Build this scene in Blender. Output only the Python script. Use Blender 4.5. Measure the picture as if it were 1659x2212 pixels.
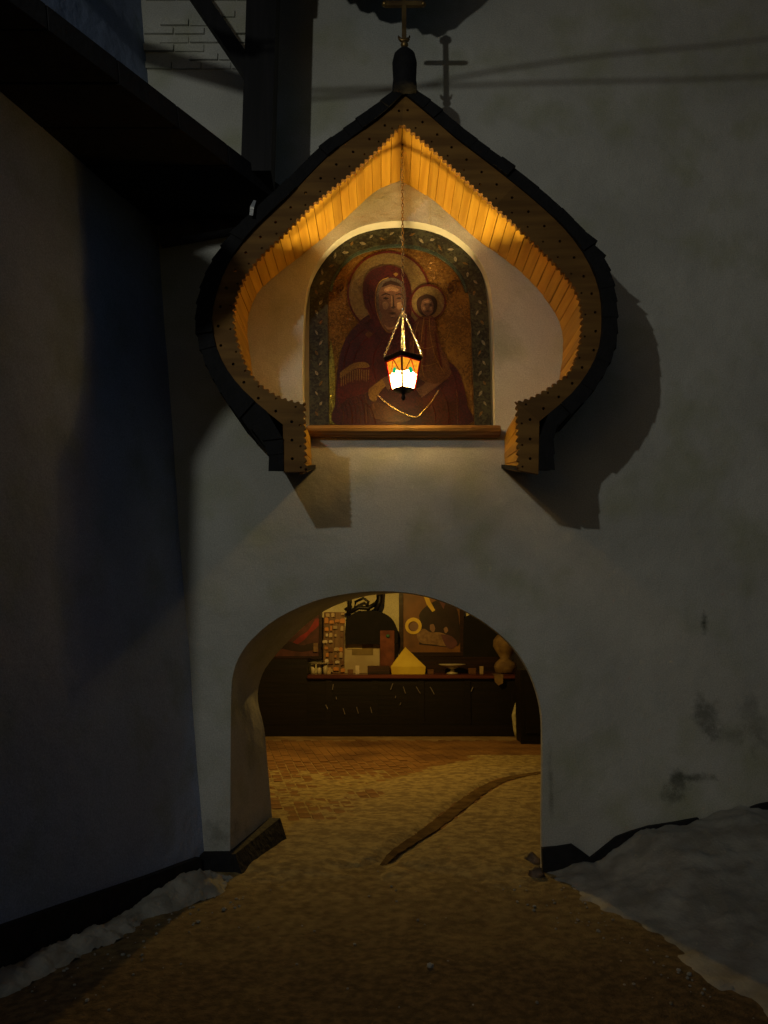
import bpy, bmesh, math, random
from math import sin, cos, radians, pi
from mathutils import Vector, Matrix, noise
random.seed(7)
S = bpy.context.scene
for o in list(bpy.data.objects): bpy.data.objects.remove(o)
C = S.collection

# ------------------------------------------------------------------ camera, sky, exposure
F = 1726.0; PITCH = radians(8.53); EYE = 1.65       # focal length in pixels of a 1659 x 2212 picture
cam_d = bpy.data.cameras.new('camera'); cam = bpy.data.objects.new('camera', cam_d); C.objects.link(cam)
cam_d.sensor_fit = 'VERTICAL'; cam_d.sensor_height = 36.0; cam_d.lens = 36.0 * F / 2212
cam_d.clip_end = 500; cam_d.clip_start = 0.05
cam.location = (0, 0, EYE); cam.rotation_euler = (pi/2 + PITCH, 0, 0)
S.camera = cam
W = bpy.data.worlds.new('World'); S.world = W; W.use_nodes = True
nt = W.node_tree; bg = nt.nodes['Background']
sky = nt.nodes.new('ShaderNodeTexSky'); sky.sky_type = 'NISHITA'; sky.sun_disc = False
sky.sun_elevation = radians(18); sky.sun_rotation = radians(205)
hs = nt.nodes.new('ShaderNodeHueSaturation'); hs.inputs['Saturation'].default_value = 1.55
nt.links.new(sky.outputs[0], hs.inputs['Color']); nt.links.new(hs.outputs[0], bg.inputs[0]); bg.inputs[1].default_value = 0.0085
S.view_settings.view_transform = 'Standard'; S.view_settings.look = 'None'
S.view_settings.exposure = 0; S.view_settings.gamma = 1
S.render.engine = 'CYCLES'
LAMP = Vector((-3.0, -1.3, 5.2))                 # the street lamp above and behind the viewer

# ------------------------------------------------------------------ helpers
def ray(px, py):
    u = (px - 829.5) / F; v = (1106 - py) / F
    return Vector((u, cos(PITCH) - v*sin(PITCH), sin(PITCH) + v*cos(PITCH)))
def at(px, py, D):                                   # point seen at a pixel, on the vertical plane y = D
    r = ray(px, py); return Vector((0, 0, EYE)) + r * (D / r.y)
def xz(px, py, D): p = at(px, py, D); return (p.x, p.z)
def onz(px, py, z=0.0):                              # point on a level at height z
    r = ray(px, py); return Vector((0, 0, EYE)) + r * ((z - EYE) / r.z)

MATS = {}
def mat(name, col, rough=.75, col2=None, scale=6, detail=5, bump=.15, bscale=40, metal=0, spec=.4, lo=.38, hi=.64, dist=.02):
    if name in MATS: return MATS[name]
    m = bpy.data.materials.new(name); m.use_nodes = True; n = m.node_tree.nodes; l = m.node_tree.links
    b = n['Principled BSDF']
    b.inputs['Roughness'].default_value = rough; b.inputs['Metallic'].default_value = metal
    b.inputs['Specular IOR Level'].default_value = spec
    tc = n.new('ShaderNodeTexCoord')
    if col2 is None: col2 = tuple(c*.7 for c in col)
    nz = n.new('ShaderNodeTexNoise'); nz.inputs['Scale'].default_value = scale; nz.inputs['Detail'].default_value = detail
    l.new(tc.outputs['Object'], nz.inputs['Vector'])
    r = n.new('ShaderNodeValToRGB'); r.color_ramp.elements[0].position = lo; r.color_ramp.elements[1].position = hi
    r.color_ramp.elements[0].color = (*col2, 1); r.color_ramp.elements[1].color = (*col, 1)
    l.new(nz.outputs['Fac'], r.inputs['Fac']); l.new(r.outputs[0], b.inputs['Base Color'])
    if bump:
        n2 = n.new('ShaderNodeTexNoise'); n2.inputs['Scale'].default_value = bscale; n2.inputs['Detail'].default_value = 6
        l.new(tc.outputs['Object'], n2.inputs['Vector'])
        bp = n.new('ShaderNodeBump'); bp.inputs['Strength'].default_value = bump; bp.inputs['Distance'].default_value = dist
        l.new(n2.outputs['Fac'], bp.inputs['Height']); l.new(bp.outputs[0], b.inputs['Normal'])
    m['b'] = 1; MATS[name] = m
    return m
def nodes(m): return m.node_tree.nodes, m.node_tree.links, m.node_tree.nodes['Principled BSDF']
def wood(name, col, col2, axis='Y', rough=.6, stretch=12, spec=.3):
    if name in MATS: return MATS[name]
    m = mat(name, col, rough, col2, bump=0, spec=spec); n, l, b = nodes(m)
    nz = [x for x in n if x.type == 'TEX_NOISE'][0]; tc = [x for x in n if x.type == 'TEX_COORD'][0]
    mp = n.new('ShaderNodeMapping'); s = [stretch, stretch, stretch]; s['XYZ'.index(axis)] = .7
    mp.inputs['Scale'].default_value = s; l.new(tc.outputs['Object'], mp.inputs['Vector']); l.new(mp.outputs[0], nz.inputs['Vector'])
    nz.inputs['Scale'].default_value = 2.2
    oi = n.new('ShaderNodeObjectInfo'); mx = n.new('ShaderNodeMapRange'); mx.inputs[3].default_value = .78; mx.inputs[4].default_value = 1.12
    l.new(oi.outputs['Random'], mx.inputs[0])
    hsv = n.new('ShaderNodeHueSaturation'); l.new(mx.outputs[0], hsv.inputs['Value'])
    rp = [x for x in n if x.type == 'VALTORGB'][0]; l.new(rp.outputs[0], hsv.inputs['Color']); l.new(hsv.outputs[0], b.inputs['Base Color'])
    bp = n.new('ShaderNodeBump'); bp.inputs['Strength'].default_value = .25; bp.inputs['Distance'].default_value = .01
    l.new(nz.outputs['Fac'], bp.inputs['Height']); l.new(bp.outputs[0], b.inputs['Normal'])
    return m
def mosaic(name, col, col2, rough=.35, scale=90, metal=0.0, bump=.5):
    if name in MATS: return MATS[name]
    m = mat(name, col, rough, col2, bump=0, metal=metal, spec=.22); n, l, b = nodes(m)
    tc = [x for x in n if x.type == 'TEX_COORD'][0]; rp = [x for x in n if x.type == 'VALTORGB'][0]
    v = n.new('ShaderNodeTexVoronoi'); v.inputs['Scale'].default_value = scale; l.new(tc.outputs['Object'], v.inputs['Vector'])
    sp = n.new('ShaderNodeSeparateColor'); l.new(v.outputs['Color'], sp.inputs[0])
    nz = [x for x in n if x.type == 'TEX_NOISE'][0]; ad = n.new('ShaderNodeMath'); ad.operation = 'MULTIPLY_ADD'
    l.new(sp.outputs[0], ad.inputs[0]); ad.inputs[1].default_value = .45; l.new(nz.outputs['Fac'], ad.inputs[2])
    sb = n.new('ShaderNodeMath'); sb.operation = 'SUBTRACT'; l.new(ad.outputs[0], sb.inputs[0]); sb.inputs[1].default_value = .22
    l.new(sb.outputs[0], rp.inputs['Fac'])
    v2 = n.new('ShaderNodeTexVoronoi'); v2.feature = 'DISTANCE_TO_EDGE'; v2.inputs['Scale'].default_value = scale
    l.new(tc.outputs['Object'], v2.inputs['Vector'])
    cl = n.new('ShaderNodeMath'); cl.operation = 'MINIMUM'; l.new(v2.outputs['Distance'], cl.inputs[0]); cl.inputs[1].default_value = .12
    tl = n.new('ShaderNodeMath'); tl.operation = 'MULTIPLY_ADD'; l.new(sp.outputs[1], tl.inputs[0]); tl.inputs[1].default_value = .12; l.new(cl.outputs[0], tl.inputs[2])
    bp = n.new('ShaderNodeBump'); bp.inputs['Strength'].default_value = bump; bp.inputs['Distance'].default_value = .012
    l.new(tl.outputs[0], bp.inputs['Height']); l.new(bp.outputs[0], b.inputs['Normal'])
    return m

def obj(name, verts, faces, m, parent=None, smooth=False):
    me = bpy.data.meshes.new(name); me.from_pydata([tuple(v) for v in verts], [], faces); me.update()
    if smooth:
        for p in me.polygons: p.use_smooth = True
    me.materials.append(m); o = bpy.data.objects.new(name, me); C.objects.link(o)
    if parent: o.parent = parent
    return o
def bobj(name, bm, m, parent=None, smooth=False, recalc=True):
    if recalc: bmesh.ops.recalc_face_normals(bm, faces=bm.faces[:])
    me = bpy.data.meshes.new(name); bm.to_mesh(me); bm.free()
    if smooth:
        for p in me.polygons: p.use_smooth = True
    me.materials.append(m); o = bpy.data.objects.new(name, me); C.objects.link(o)
    if parent: o.parent = parent
    return o
def thing(name, label, cat, group=None):
    o = bpy.data.objects.new(name, None); C.objects.link(o); o.empty_display_size = .1
    return tag(o, label, cat, group)
def tag(o, label, cat, group=None):
    o['label'] = label; o['category'] = cat
    if group: o['group'] = group
    return o
def struct(o): o['kind'] = 'structure'; return o
def stuff(o, label=None, cat=None):
    o['kind'] = 'stuff'
    if label: o['label'] = label; o['category'] = cat
    return o
def fill(bm, outline, holes, y):
    edges = []
    for lp in [outline] + holes:
        vs = [bm.verts.new((p[0], y, p[1])) for p in lp]
        edges += [bm.edges.new((vs[i], vs[(i+1) % len(vs)])) for i in range(len(vs))]
    return bmesh.ops.triangle_fill(bm, edges=edges, use_beauty=True, use_dissolve=False)
def prism(name, outline, y0, y1, m, parent=None, holes=(), smooth=False):
    """outline of (x, z) points extruded from y0 (front) to y1 (back)"""
    bm = bmesh.new(); fill(bm, outline, list(holes), y0)
    g = bmesh.ops.extrude_face_region(bm, geom=bm.faces[:])
    for v in [e for e in g['geom'] if isinstance(e, bmesh.types.BMVert)]: v.co.y = y1
    return bobj(name, bm, m, parent, smooth)
def add_box(bm, a, b, bevel=0):
    a = Vector(a); b = Vector(b)
    g = bmesh.ops.create_cube(bm, size=1, matrix=Matrix.Translation((a+b)/2) @ Matrix.Diagonal((*(b-a), 1)))
    if bevel: bmesh.ops.bevel(bm, geom=list({e for v in g['verts'] for e in v.link_edges}), offset=bevel, segments=2, affect='EDGES')
def box(name, a, b, m, parent=None, bevel=0.0):
    bm = bmesh.new(); add_box(bm, a, b, bevel); return bobj(name, bm, m, parent)
def add_tube(bm, pts, r, seg=8, cap=True):
    pts = [Vector(p) for p in pts]; rings = []
    for i, p in enumerate(pts):
        d = (pts[min(i+1, len(pts)-1)] - pts[max(i-1, 0)]).normalized()
        a = d.cross(Vector((0, 0, 1)) if abs(d.z) < .9 else Vector((1, 0, 0))).normalized(); b = d.cross(a)
        rr = r[i] if isinstance(r, (list, tuple)) else r
        rings.append([bm.verts.new(p + (a*cos(2*pi*k/seg) + b*sin(2*pi*k/seg))*rr) for k in range(seg)])
    for i in range(len(rings)-1):
        for k in range(seg):
            bm.faces.new((rings[i][k], rings[i][(k+1) % seg], rings[i+1][(k+1) % seg], rings[i+1][k]))
    if cap: bm.faces.new(rings[0]); bm.faces.new(rings[-1])
def tube(name, pts, r, m, parent=None, seg=8, smooth=True):
    bm = bmesh.new(); add_tube(bm, pts, r, seg); return bobj(name, bm, m, parent, smooth)
def add_lathe(bm, c, prof, seg=20, sq=False, rot=0):
    c = Vector(c); rings = []
    for r, z in prof:
        rings.append([bm.verts.new(c + Vector((r*cos(2*pi*k/seg + rot), r*sin(2*pi*k/seg + rot), z))) for k in range(seg)])
    for i in range(len(rings)-1):
        for k in range(seg):
            bm.faces.new((rings[i][k], rings[i][(k+1) % seg], rings[i+1][(k+1) % seg], rings[i+1][k]))
    if prof[0][0] > 1e-4: bm.faces.new(rings[0])
    if prof[-1][0] > 1e-4: bm.faces.new(rings[-1])
def lathe(name, c, prof, m, parent=None, seg=20, smooth=True, rot=0):
    bm = bmesh.new(); add_lathe(bm, c, prof, seg, rot=rot); return bobj(name, bm, m, parent, smooth)
def catmull(P, n):
    P = [Vector(p) for p in P]; out = []
    for i in range(len(P)-1):
        p0 = P[max(i-1, 0)]; p1 = P[i]; p2 = P[i+1]; p3 = P[min(i+2, len(P)-1)]
        for k in range(n):
            t = k/n
            out.append(.5*((2*p1) + (p2-p0)*t + (2*p0-5*p1+4*p2-p3)*t*t + (3*p1-p0-3*p2+p3)*t**3))
    out.append(P[-1]); return out
def resample(P, step):
    L = [0]
    for a, b in zip(P, P[1:]): L.append(L[-1] + (b-a).length)
    n = max(1, round(L[-1]/step)); out = []; j = 0
    for k in range(n+1):
        s = L[-1]*k/n
        while j < len(P)-2 and L[j+1] < s: j += 1
        t = (s-L[j])/max(L[j+1]-L[j], 1e-9); out.append(P[j].lerp(P[j+1], min(max(t, 0), 1)))
    return out
def fbm(x, y, z=0.0, o=4): return noise.fractal(Vector((x, y, z)), 1.0, 2.0, o)
def grid(name, nx, ny, fn, m, parent=None, smooth=True):
    v = [fn(i/(nx-1), j/(ny-1)) for j in range(ny) for i in range(nx)]
    f = [(j*nx+i, j*nx+i+1, (j+1)*nx+i+1, (j+1)*nx+i) for j in range(ny-1) for i in range(nx-1)]
    return obj(name, v, f, m, parent, smooth)
def sstep(a, b, x):
    t = min(max((x-a)/(b-a), 0), 1); return t*t*(3-2*t)

# ------------------------------------------------------------------ materials
def plaster(name, col, stains=()):
    m = mat(name, col, .9, tuple(c*.80 for c in col), scale=1.1, detail=8, bump=.5, bscale=4, spec=.15, dist=.06)
    n, l, b = nodes(m); tc = [x for x in n if x.type == 'TEX_COORD'][0]; cur = [x for x in n if x.type == 'VALTORGB'][0].outputs[0]
    bp = [x for x in n if x.type == 'BUMP'][0]
    fn = n.new('ShaderNodeTexNoise'); fn.inputs['Scale'].default_value = 60; fn.inputs['Detail'].default_value = 4
    l.new(tc.outputs['Object'], fn.inputs['Vector'])
    b2 = n.new('ShaderNodeBump'); b2.inputs['Strength'].default_value = .3; b2.inputs['Distance'].default_value = .006
    l.new(fn.outputs['Fac'], b2.inputs['Height']); l.new(bp.outputs[0], b2.inputs['Normal']); l.new(b2.outputs[0], b.inputs['Normal'])
    # small yellowish and greenish blotches
    bn = n.new('ShaderNodeTexNoise'); bn.inputs['Scale'].default_value = 2.6; bn.inputs['Detail'].default_value = 7
    l.new(tc.outputs['Object'], bn.inputs['Vector'])
    br = n.new('ShaderNodeMapRange'); br.inputs[1].default_value = .5; br.inputs[2].default_value = .78; l.new(bn.outputs['Fac'], br.inputs[0])
    mx = n.new('ShaderNodeMix'); mx.data_type = 'RGBA'; l.new(br.outputs[0], mx.inputs['Factor']); l.new(cur, mx.inputs['A'])
    mx.inputs['B'].default_value = (col[0]*.70, col[1]*.72, col[2]*.55, 1); cur = mx.outputs['Result']
    gn = n.new('ShaderNodeTexNoise'); gn.inputs['Scale'].default_value = 110; gn.inputs['Detail'].default_value = 3; l.new(tc.outputs['Object'], gn.inputs['Vector'])
    gr = n.new('ShaderNodeMapRange'); gr.inputs[1].default_value = .3; gr.inputs[2].default_value = .7; gr.inputs[3].default_value = .80; gr.inputs[4].default_value = 1.14; l.new(gn.outputs['Fac'], gr.inputs[0])
    gh = n.new('ShaderNodeHueSaturation'); l.new(gr.outputs[0], gh.inputs['Value']); l.new(cur, gh.inputs['Color']); cur = gh.outputs[0]
    for (c, rx, rz, amt, colr) in stains:              # weather stains, each with a shape of its own
        mp = n.new('ShaderNodeMapping'); mp.vector_type = 'POINT'
        mp.inputs['Scale'].default_value = (1/rx, 0, 1/rz); mp.inputs['Location'].default_value = (-c[0]/rx, 0, -c[1]/rz)
        l.new(tc.outputs['Object'], mp.inputs['Vector'])
        ln = n.new('ShaderNodeVectorMath'); ln.operation = 'LENGTH'; l.new(mp.outputs[0], ln.inputs[0])
        n3 = n.new('ShaderNodeTexNoise'); n3.inputs['Scale'].default_value = 9; n3.inputs['Detail'].default_value = 8; n3.inputs['Roughness'].default_value = .7
        l.new(tc.outputs['Object'], n3.inputs['Vector'])
        ad = n.new('ShaderNodeMath'); ad.operation = 'MULTIPLY_ADD'; l.new(n3.outputs['Fac'], ad.inputs[0]); ad.inputs[1].default_value = 2.4; l.new(ln.outputs['Value'], ad.inputs[2])
        mr = n.new('ShaderNodeMapRange'); mr.inputs[1].default_value = 2.0; mr.inputs[2].default_value = 1.4; mr.inputs[3].default_value = 0; mr.inputs[4].default_value = amt
        l.new(ad.outputs[0], mr.inputs[0])
        mx = n.new('ShaderNodeMix'); mx.data_type = 'RGBA'; l.new(mr.outputs[0], mx.inputs['Factor']); l.new(cur, mx.inputs['A']); mx.inputs['B'].default_value = (*colr, 1)
        cur = mx.outputs['Result']
    l.new(cur, b.inputs['Base Color']); return m
WY = 5.9                                              # front face of the gate wall
st = []
for (px, py, rx, rz, a) in [(1522, 1345, .05, .10, .8), (1525, 1550, .14, .22, .55), (1470, 1690, .13, .13, .6), (1500, 1680, .2, .05, .6), (1450, 1720, .09, .10, .5), (1585, 1585, .22, .1, .3), (1630, 1560, .15, .3, .3), (1190, 1700, .03, .4, .35), (470, 1800, .2, .12, .4)]:
    st.append((xz(px, py, WY), rx, rz, a, (.045, .05, .03)))
M_wall = plaster('whitewashed plaster', (.62, .61, .55), st)
M_lwall = plaster('shade blue limewash', (.36, .43, .62))  # blue cast of the unlit wall is put into the base colour
M_yardwall = plaster('cream yard plaster', (.62, .56, .36))
M_niche = mat('niche plaster', (.74, .70, .58), .85, (.62, .58, .45), scale=4, bump=.12, bscale=25)
M_black = mat('tarred plinth', (.018, .016, .017), .85, (.008, .008, .009), scale=9, bump=.6, bscale=22)
M_roof = mat('blackened shingle', (.008, .0075, .009), .85, (.004, .004, .0045), scale=14, bump=.4)
M_dark = mat('dark old timber', (.010, .009, .010), .85, (.005, .004, .005), scale=9, bump=.4, bscale=25)
M_post = wood('weathered black post', (.009, .008, .009), (.004, .004, .004), 'Z')
M_board = wood('carved verge board', (.27, .135, .03), (.17, .08, .018), 'X', .75, 7)
M_plank = wood('varnished soffit plank', (.64, .35, .035), (.50, .25, .02), 'Y', .5, 10)
M_sill = wood('turned oak sill', (.42, .24, .075), (.24, .12, .035), 'X', .4, 14)
M_gold = mat('dull gilt', (.35, .22, .07), .4, (.2, .12, .05), metal=.8, bump=.1)
M_iron = mat('black iron', (.02, .018, .016), .45, metal=.6, bump=.2)
M_brass = mat('polished chain brass', (.85, .75, .55), .18, (.7, .6, .4), metal=1, bump=0)
M_snow = mat('trodden snow', (.40, .39, .34), .85, (.26, .25, .21), scale=5, detail=10, bump=.45, bscale=60, spec=.15, dist=.015)
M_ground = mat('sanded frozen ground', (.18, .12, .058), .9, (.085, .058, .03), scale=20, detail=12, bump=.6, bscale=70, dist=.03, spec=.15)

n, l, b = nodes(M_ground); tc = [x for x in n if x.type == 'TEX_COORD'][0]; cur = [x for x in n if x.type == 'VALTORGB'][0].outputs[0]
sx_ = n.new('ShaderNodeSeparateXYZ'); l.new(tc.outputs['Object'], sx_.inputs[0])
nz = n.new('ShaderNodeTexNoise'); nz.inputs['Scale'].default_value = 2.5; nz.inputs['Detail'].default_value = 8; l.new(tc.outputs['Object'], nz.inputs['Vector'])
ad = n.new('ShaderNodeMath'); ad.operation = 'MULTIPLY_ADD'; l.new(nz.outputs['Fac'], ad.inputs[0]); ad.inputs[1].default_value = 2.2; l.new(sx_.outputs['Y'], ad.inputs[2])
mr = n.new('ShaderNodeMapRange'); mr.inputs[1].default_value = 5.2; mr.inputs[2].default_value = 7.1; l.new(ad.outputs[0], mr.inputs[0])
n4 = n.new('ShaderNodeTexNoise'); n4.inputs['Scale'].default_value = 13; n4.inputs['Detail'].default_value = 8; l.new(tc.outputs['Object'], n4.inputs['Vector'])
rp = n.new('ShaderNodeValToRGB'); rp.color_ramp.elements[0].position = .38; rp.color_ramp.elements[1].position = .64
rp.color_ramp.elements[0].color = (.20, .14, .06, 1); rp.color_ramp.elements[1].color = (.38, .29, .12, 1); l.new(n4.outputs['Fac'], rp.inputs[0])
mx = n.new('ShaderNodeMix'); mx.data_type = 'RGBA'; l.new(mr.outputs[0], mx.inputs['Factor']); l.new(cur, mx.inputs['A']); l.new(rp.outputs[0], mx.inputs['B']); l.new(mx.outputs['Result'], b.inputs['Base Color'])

# ------------------------------------------------------------------ the ground
def gz(x, y): return .012*fbm(x*1.3, y*1.3) + .006*fbm(x*6, y*6, 3)
def ground_fn(u, v):
    x = -6 + 12*u; y = -4 + 11.2*v
    return (x, y, gz(x, y) - .012)
def big(u, v):
    x = -60 + 120*u; y = -60 + 120*v; return (x, y, -.09)
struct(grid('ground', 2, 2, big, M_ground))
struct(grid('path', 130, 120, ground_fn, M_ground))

# ------------------------------------------------------------------ the gate wall with its arch and icon niche
ARCH = [(497, 1890), (497, 1840), (498, 1640), (499, 1520), (502, 1465), (515, 1422), (545, 1380), (600, 1335), (680, 1298), (760, 1281), (830, 1277), (900, 1283), (960, 1300), (1020, 1328), (1070, 1362), (1110, 1400), (1140, 1445), (1160, 1495), (1170, 1545), (1172, 1610), (1171, 1750), (1170, 1890)]
arch_f = [xz(x, y, WY) for x, y in ARCH]
arch_f[0] = (arch_f[0][0], -.12); arch_f[-1] = (arch_f[-1][0], -.12)
BY = WY + .78                                          # back face; the passage runs askew to the right
ARCHB = [(590, 1800), (588, 1770), (577, 1640), (570, 1570), (557, 1514), (562, 1470), (583, 1430), (640, 1368), (700, 1320), (765, 1294), (830, 1283)]
arch_b = [xz(x, y, BY) for x, y in ARCHB]
arch_b[0] = (arch_b[0][0], -.12)
arch_b += [(x + .27, z + .05) for x, z in arch_f[11:]]
NICHE = [(655, 919), (653, 800), (656, 690), (663, 625), (682, 575), (716, 530), (760, 498), (810, 482), (866, 477), (920, 483), (968, 500), (1012, 533), (1043, 575), (1060, 625), (1066, 700), (1068, 800), (1070, 919)]
niche_f = [xz(x, y, WY) for x, y in NICHE]
ND = .14
def sm2(P, n=3):
    mid = [(v.x, v.y) for v in catmull([(p[0], p[1], 0) for p in P[1:-1]], n)]
    return [P[0]] + mid + [P[-1]]
arch_f, arch_b = sm2(arch_f), sm2(arch_b); niche_f = sm2(niche_f)
gate = thing('gate_wall', 'tall whitewashed gate wall with low arched passage and icon niche', 'wall')
WX0, WX1, WZ1 = -2.6, 7.0, 8.2
outer = [(WX0, -.12)] + arch_f + [(WX1, -.12), (WX1, WZ1), (WX0, WZ1)]
bm = bmesh.new(); fill(bm, outer, [niche_f], WY)
bm2 = bmesh.new()
def loft(bm, A, ya, B, yb, close=False):
    va = [bm.verts.new((p[0], ya, p[1])) for p in A]; vb = [bm.verts.new((p[0], yb, p[1])) for p in B]
    for i in range(len(A) - (0 if close else 1)):
        j = (i+1) % len(A); bm.faces.new((va[i], va[j], vb[j], vb[i]))
def lerp2(A, B, t): return [(a[0]+(b[0]-a[0])*t, a[1]+(b[1]-a[1])*t) for a, b in zip(A, B)]
# rounded arris, then the skewed reveal
ar1 = []
cx = sum(p[0] for p in arch_f)/len(arch_f); cz = .9
ar1 = [(p[0] + (cx-p[0])*.006, p[1] + ((cz-p[1])*.006 if p[1] > 0 else 0)) for p in arch_f]
loft(bm2, arch_f, WY, ar1, WY+.03); loft(bm2, ar1, WY+.03, lerp2(ar1, arch_b, .33), WY+.28); loft(bm2, lerp2(ar1, arch_b, .33), WY+.28, lerp2(ar1, arch_b, .66), WY+.53); loft(bm2, lerp2(ar1, arch_b, .66), WY+.53, arch_b, BY)
bmesh.ops.remove_doubles(bm2, verts=bm2.verts[:], dist=1e-5); bobj('arch_reveal', bm2, M_wall, gate, True)
fill(bm, [(WX0, -.12)] + arch_b + [(WX1, -.12), (WX1, WZ1), (WX0, WZ1)], [], BY)
bmesh.ops.remove_doubles(bm, verts=bm.verts[:], dist=1e-5)
bobj('wall_body', bm, M_wall, gate, recalc=False)
bm = bmesh.new(); loft(bm, niche_f, WY, niche_f, WY+ND); fill(bm, niche_f, [], WY+ND)
bobj('niche', bm, M_niche, gate, recalc=False)
# whitewashed bricks showing through the plaster high on the wall
a = xz(335, 150, WY); b = xz(530, -30, WY)
bz = a[1]; row = 0; shared = {}
while bz < b[1]:
    x = a[0] + (row % 2)*.13 - .1
    while x < b[0]:
        w = .25 + random.uniform(-.01, .01); h = .072
        if random.random() < .62:
            o = box('brick', (x, WY-.012-random.uniform(0, .014), bz), (x+w-.014, WY+.01, bz+h-.012), M_wall, gate)
        x += w
    bz += .078; row += 1
# dark plinth uncovered at the foot of the wall, right of the arch
pl = [(1171, 1832), (1205, 1829), (1236, 1824), (1256, 1838), (1276, 1853), (1300, 1834), (1332, 1808), (1365, 1796), (1402, 1785), (1455, 1777), (1509, 1767)]
top = [xz(x, y, WY-.03) for x, y in pl]
prism('plinth', [(top[0][0], -.1)] + top + [(top[-1][0], -.1)], WY-.035, WY+.01, M_black, gate)
pl = [(1618, 1746), (1640, 1738), (1680, 1730), (1760, 1722)]
top = [xz(x, y, WY-.03) for x, y in pl]
prism('plinth', [(top[0][0], -.1)] + top + [(top[-1][0], -.1)], WY-.035, WY+.01, M_black, gate)
# plinth round the left jamb and into the passage
p0 = xz(400, 1848, WY-.06); p1 = xz(502, 1838, WY-.06)
bm = bmesh.new()
def hexa(bm, b8):
    v = [bm.verts.new(p) for p in b8]
    for f in ((0,1,2,3),(4,7,6,5),(0,4,5,1),(1,5,6,2),(2,6,7,3),(3,7,4,0)): bm.faces.new([v[i] for i in f])
jf = arch_f[1][0]; jb = arch_b[1][0]
hexa(bm, [(-1.6, WY+.02, -.1), (-1.6, WY-.10, -.1), (jf+.06, WY-.10, -.1), (jf+.06, WY+.02, -.1), (-1.6, WY+.02, .13), (-1.6, WY-.05, .11), (jf+.02, WY-.05, .115), (jf+.02, WY+.02, .135)])
bobj('plinth', bm, M_black, gate)
bm = bmesh.new()
hexa(bm, [(jf-.05, WY-.09, -.1), (jf+.14, WY-.09, -.1), (jb+.17, BY-.05, -.1), (jb-.05, BY-.05, -.1), (jf-.05, WY-.045, .125), (jf+.045, WY-.045, .12), (jb+.07, BY-.05, .19), (jb-.05, BY-.05, .19)])
bobj('plinth', bm, M_black, gate)

# ------------------------------------------------------------------ the building on the left, with battered wall and eave
lb = thing('battered_building', 'bluish grey battered wall with dark eave and tarred foot, joining the gate wall', 'building')
def lw(y, z):                                          # the leaning wall: x at distance y and height z
    lo = -1.265 - .40*(WY - y); hi = -1.785 - .303*(WY - y)
    t = (z - .1)/4.7; return lo + (hi-lo)*t
def lwf(u, v):
    y = -4 + (WY+.02+4)*u; z = -.12 + 8.3*v
    return (lw(y, z) + .012*fbm(y*1.1, z*1.1, 5), y, z)
grid('wall_face', 70, 60, lwf, M_lwall, lb)
# body behind that face
obj('wall_core', [(lw(-4, -.12)-.02, -4, -.12), (lw(WY, -.12)-.02, WY, -.12), (lw(WY, 8.2)-.02, WY, 8.18), (lw(-4, 8.2)-.02, -4, 8.18), (-7, -4, -.12), (-7, WY, -.12), (-7, WY, 8.18), (-7, -4, 8.18)],
    [(4, 5, 6, 7), (3, 2, 6, 7), (0, 4, 7, 3), (1, 5, 6, 2), (0, 1, 5, 4)], M_lwall, lb)
# its tarred foot, traced along the wall
foot = [(-3, .26), (0, .25), (2, .235), (3.2, .225), (4.26, .2), (4.8, .165), (5.3, .135), (5.8, .115)]
v = []; f = []
for i, (y, h) in enumerate(foot):
    x = lw(y, h); v += [(x-.05, y, -.1), (x+.075, y, -.1), (x+.045, y, h), (x-.05, y, h+.004)]
    if i: 
        for k in range(4): f.append((4*i-4+k, 4*i-4+(k+1) % 4, 4*i+(k+1) % 4, 4*i+k))
f += [(0, 1, 2, 3), tuple(len(v)-4+k for k in range(4))]
obj('plinth', v, f, M_black, lb)

# eave: boards on rafters, traced from its lower and outer edges
EZ = 4.80; ET = .16
e_out = [onz(520, 330, EZ+ET), onz(140, 35, EZ+ET)]
dirv = (e_out[1]-e_out[0]).normalized()
o_end = e_out[0] - dirv*((WY-.02-e_out[0].y)/-dirv.y); o_near = e_out[1] + dirv*4.4
def ex(y): t = (y-o_end.y)/(o_near.y-o_end.y); return o_end.x + (o_near.x-o_end.x)*t
ys = [o_end.y - k*(o_end.y-o_near.y)/14 for k in range(15)]
for k in range(14):                                     # one board after another along the eave
    ya, yb = ys[k]-.006, ys[k+1]+.006
    xa, xb = ex(ya), ex(yb); wa, wb = lw(ya, EZ)-.2, lw(yb, EZ)-.2
    bm = bmesh.new(); dz = random.uniform(0, .012)
    hexa(bm, [(wa, ya, EZ+dz), (xa, ya, EZ+dz), (xb, yb, EZ+dz), (wb, yb, EZ+dz), (wa, ya, EZ+ET+.22), (xa-.02, ya, EZ+ET), (xb-.02, yb, EZ+ET), (wb, yb, EZ+ET+.22)])
    bobj('eave_board', bm, M_dark, lb)
# end beam, a lit strip put into its grey, under the eave, against the gate wall, with a scrap of bright flashing
prism('end_beam', [xz(345, 524, 5.8), xz(548, 486, 5.8), xz(548, 440, 5.8), xz(345, 488, 5.8)], 5.78, WY-.004, mat('weathered lit grey beam', (.10, .10, .115), .85, (.05, .05, .06), scale=9, bump=.4), lb)
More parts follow.
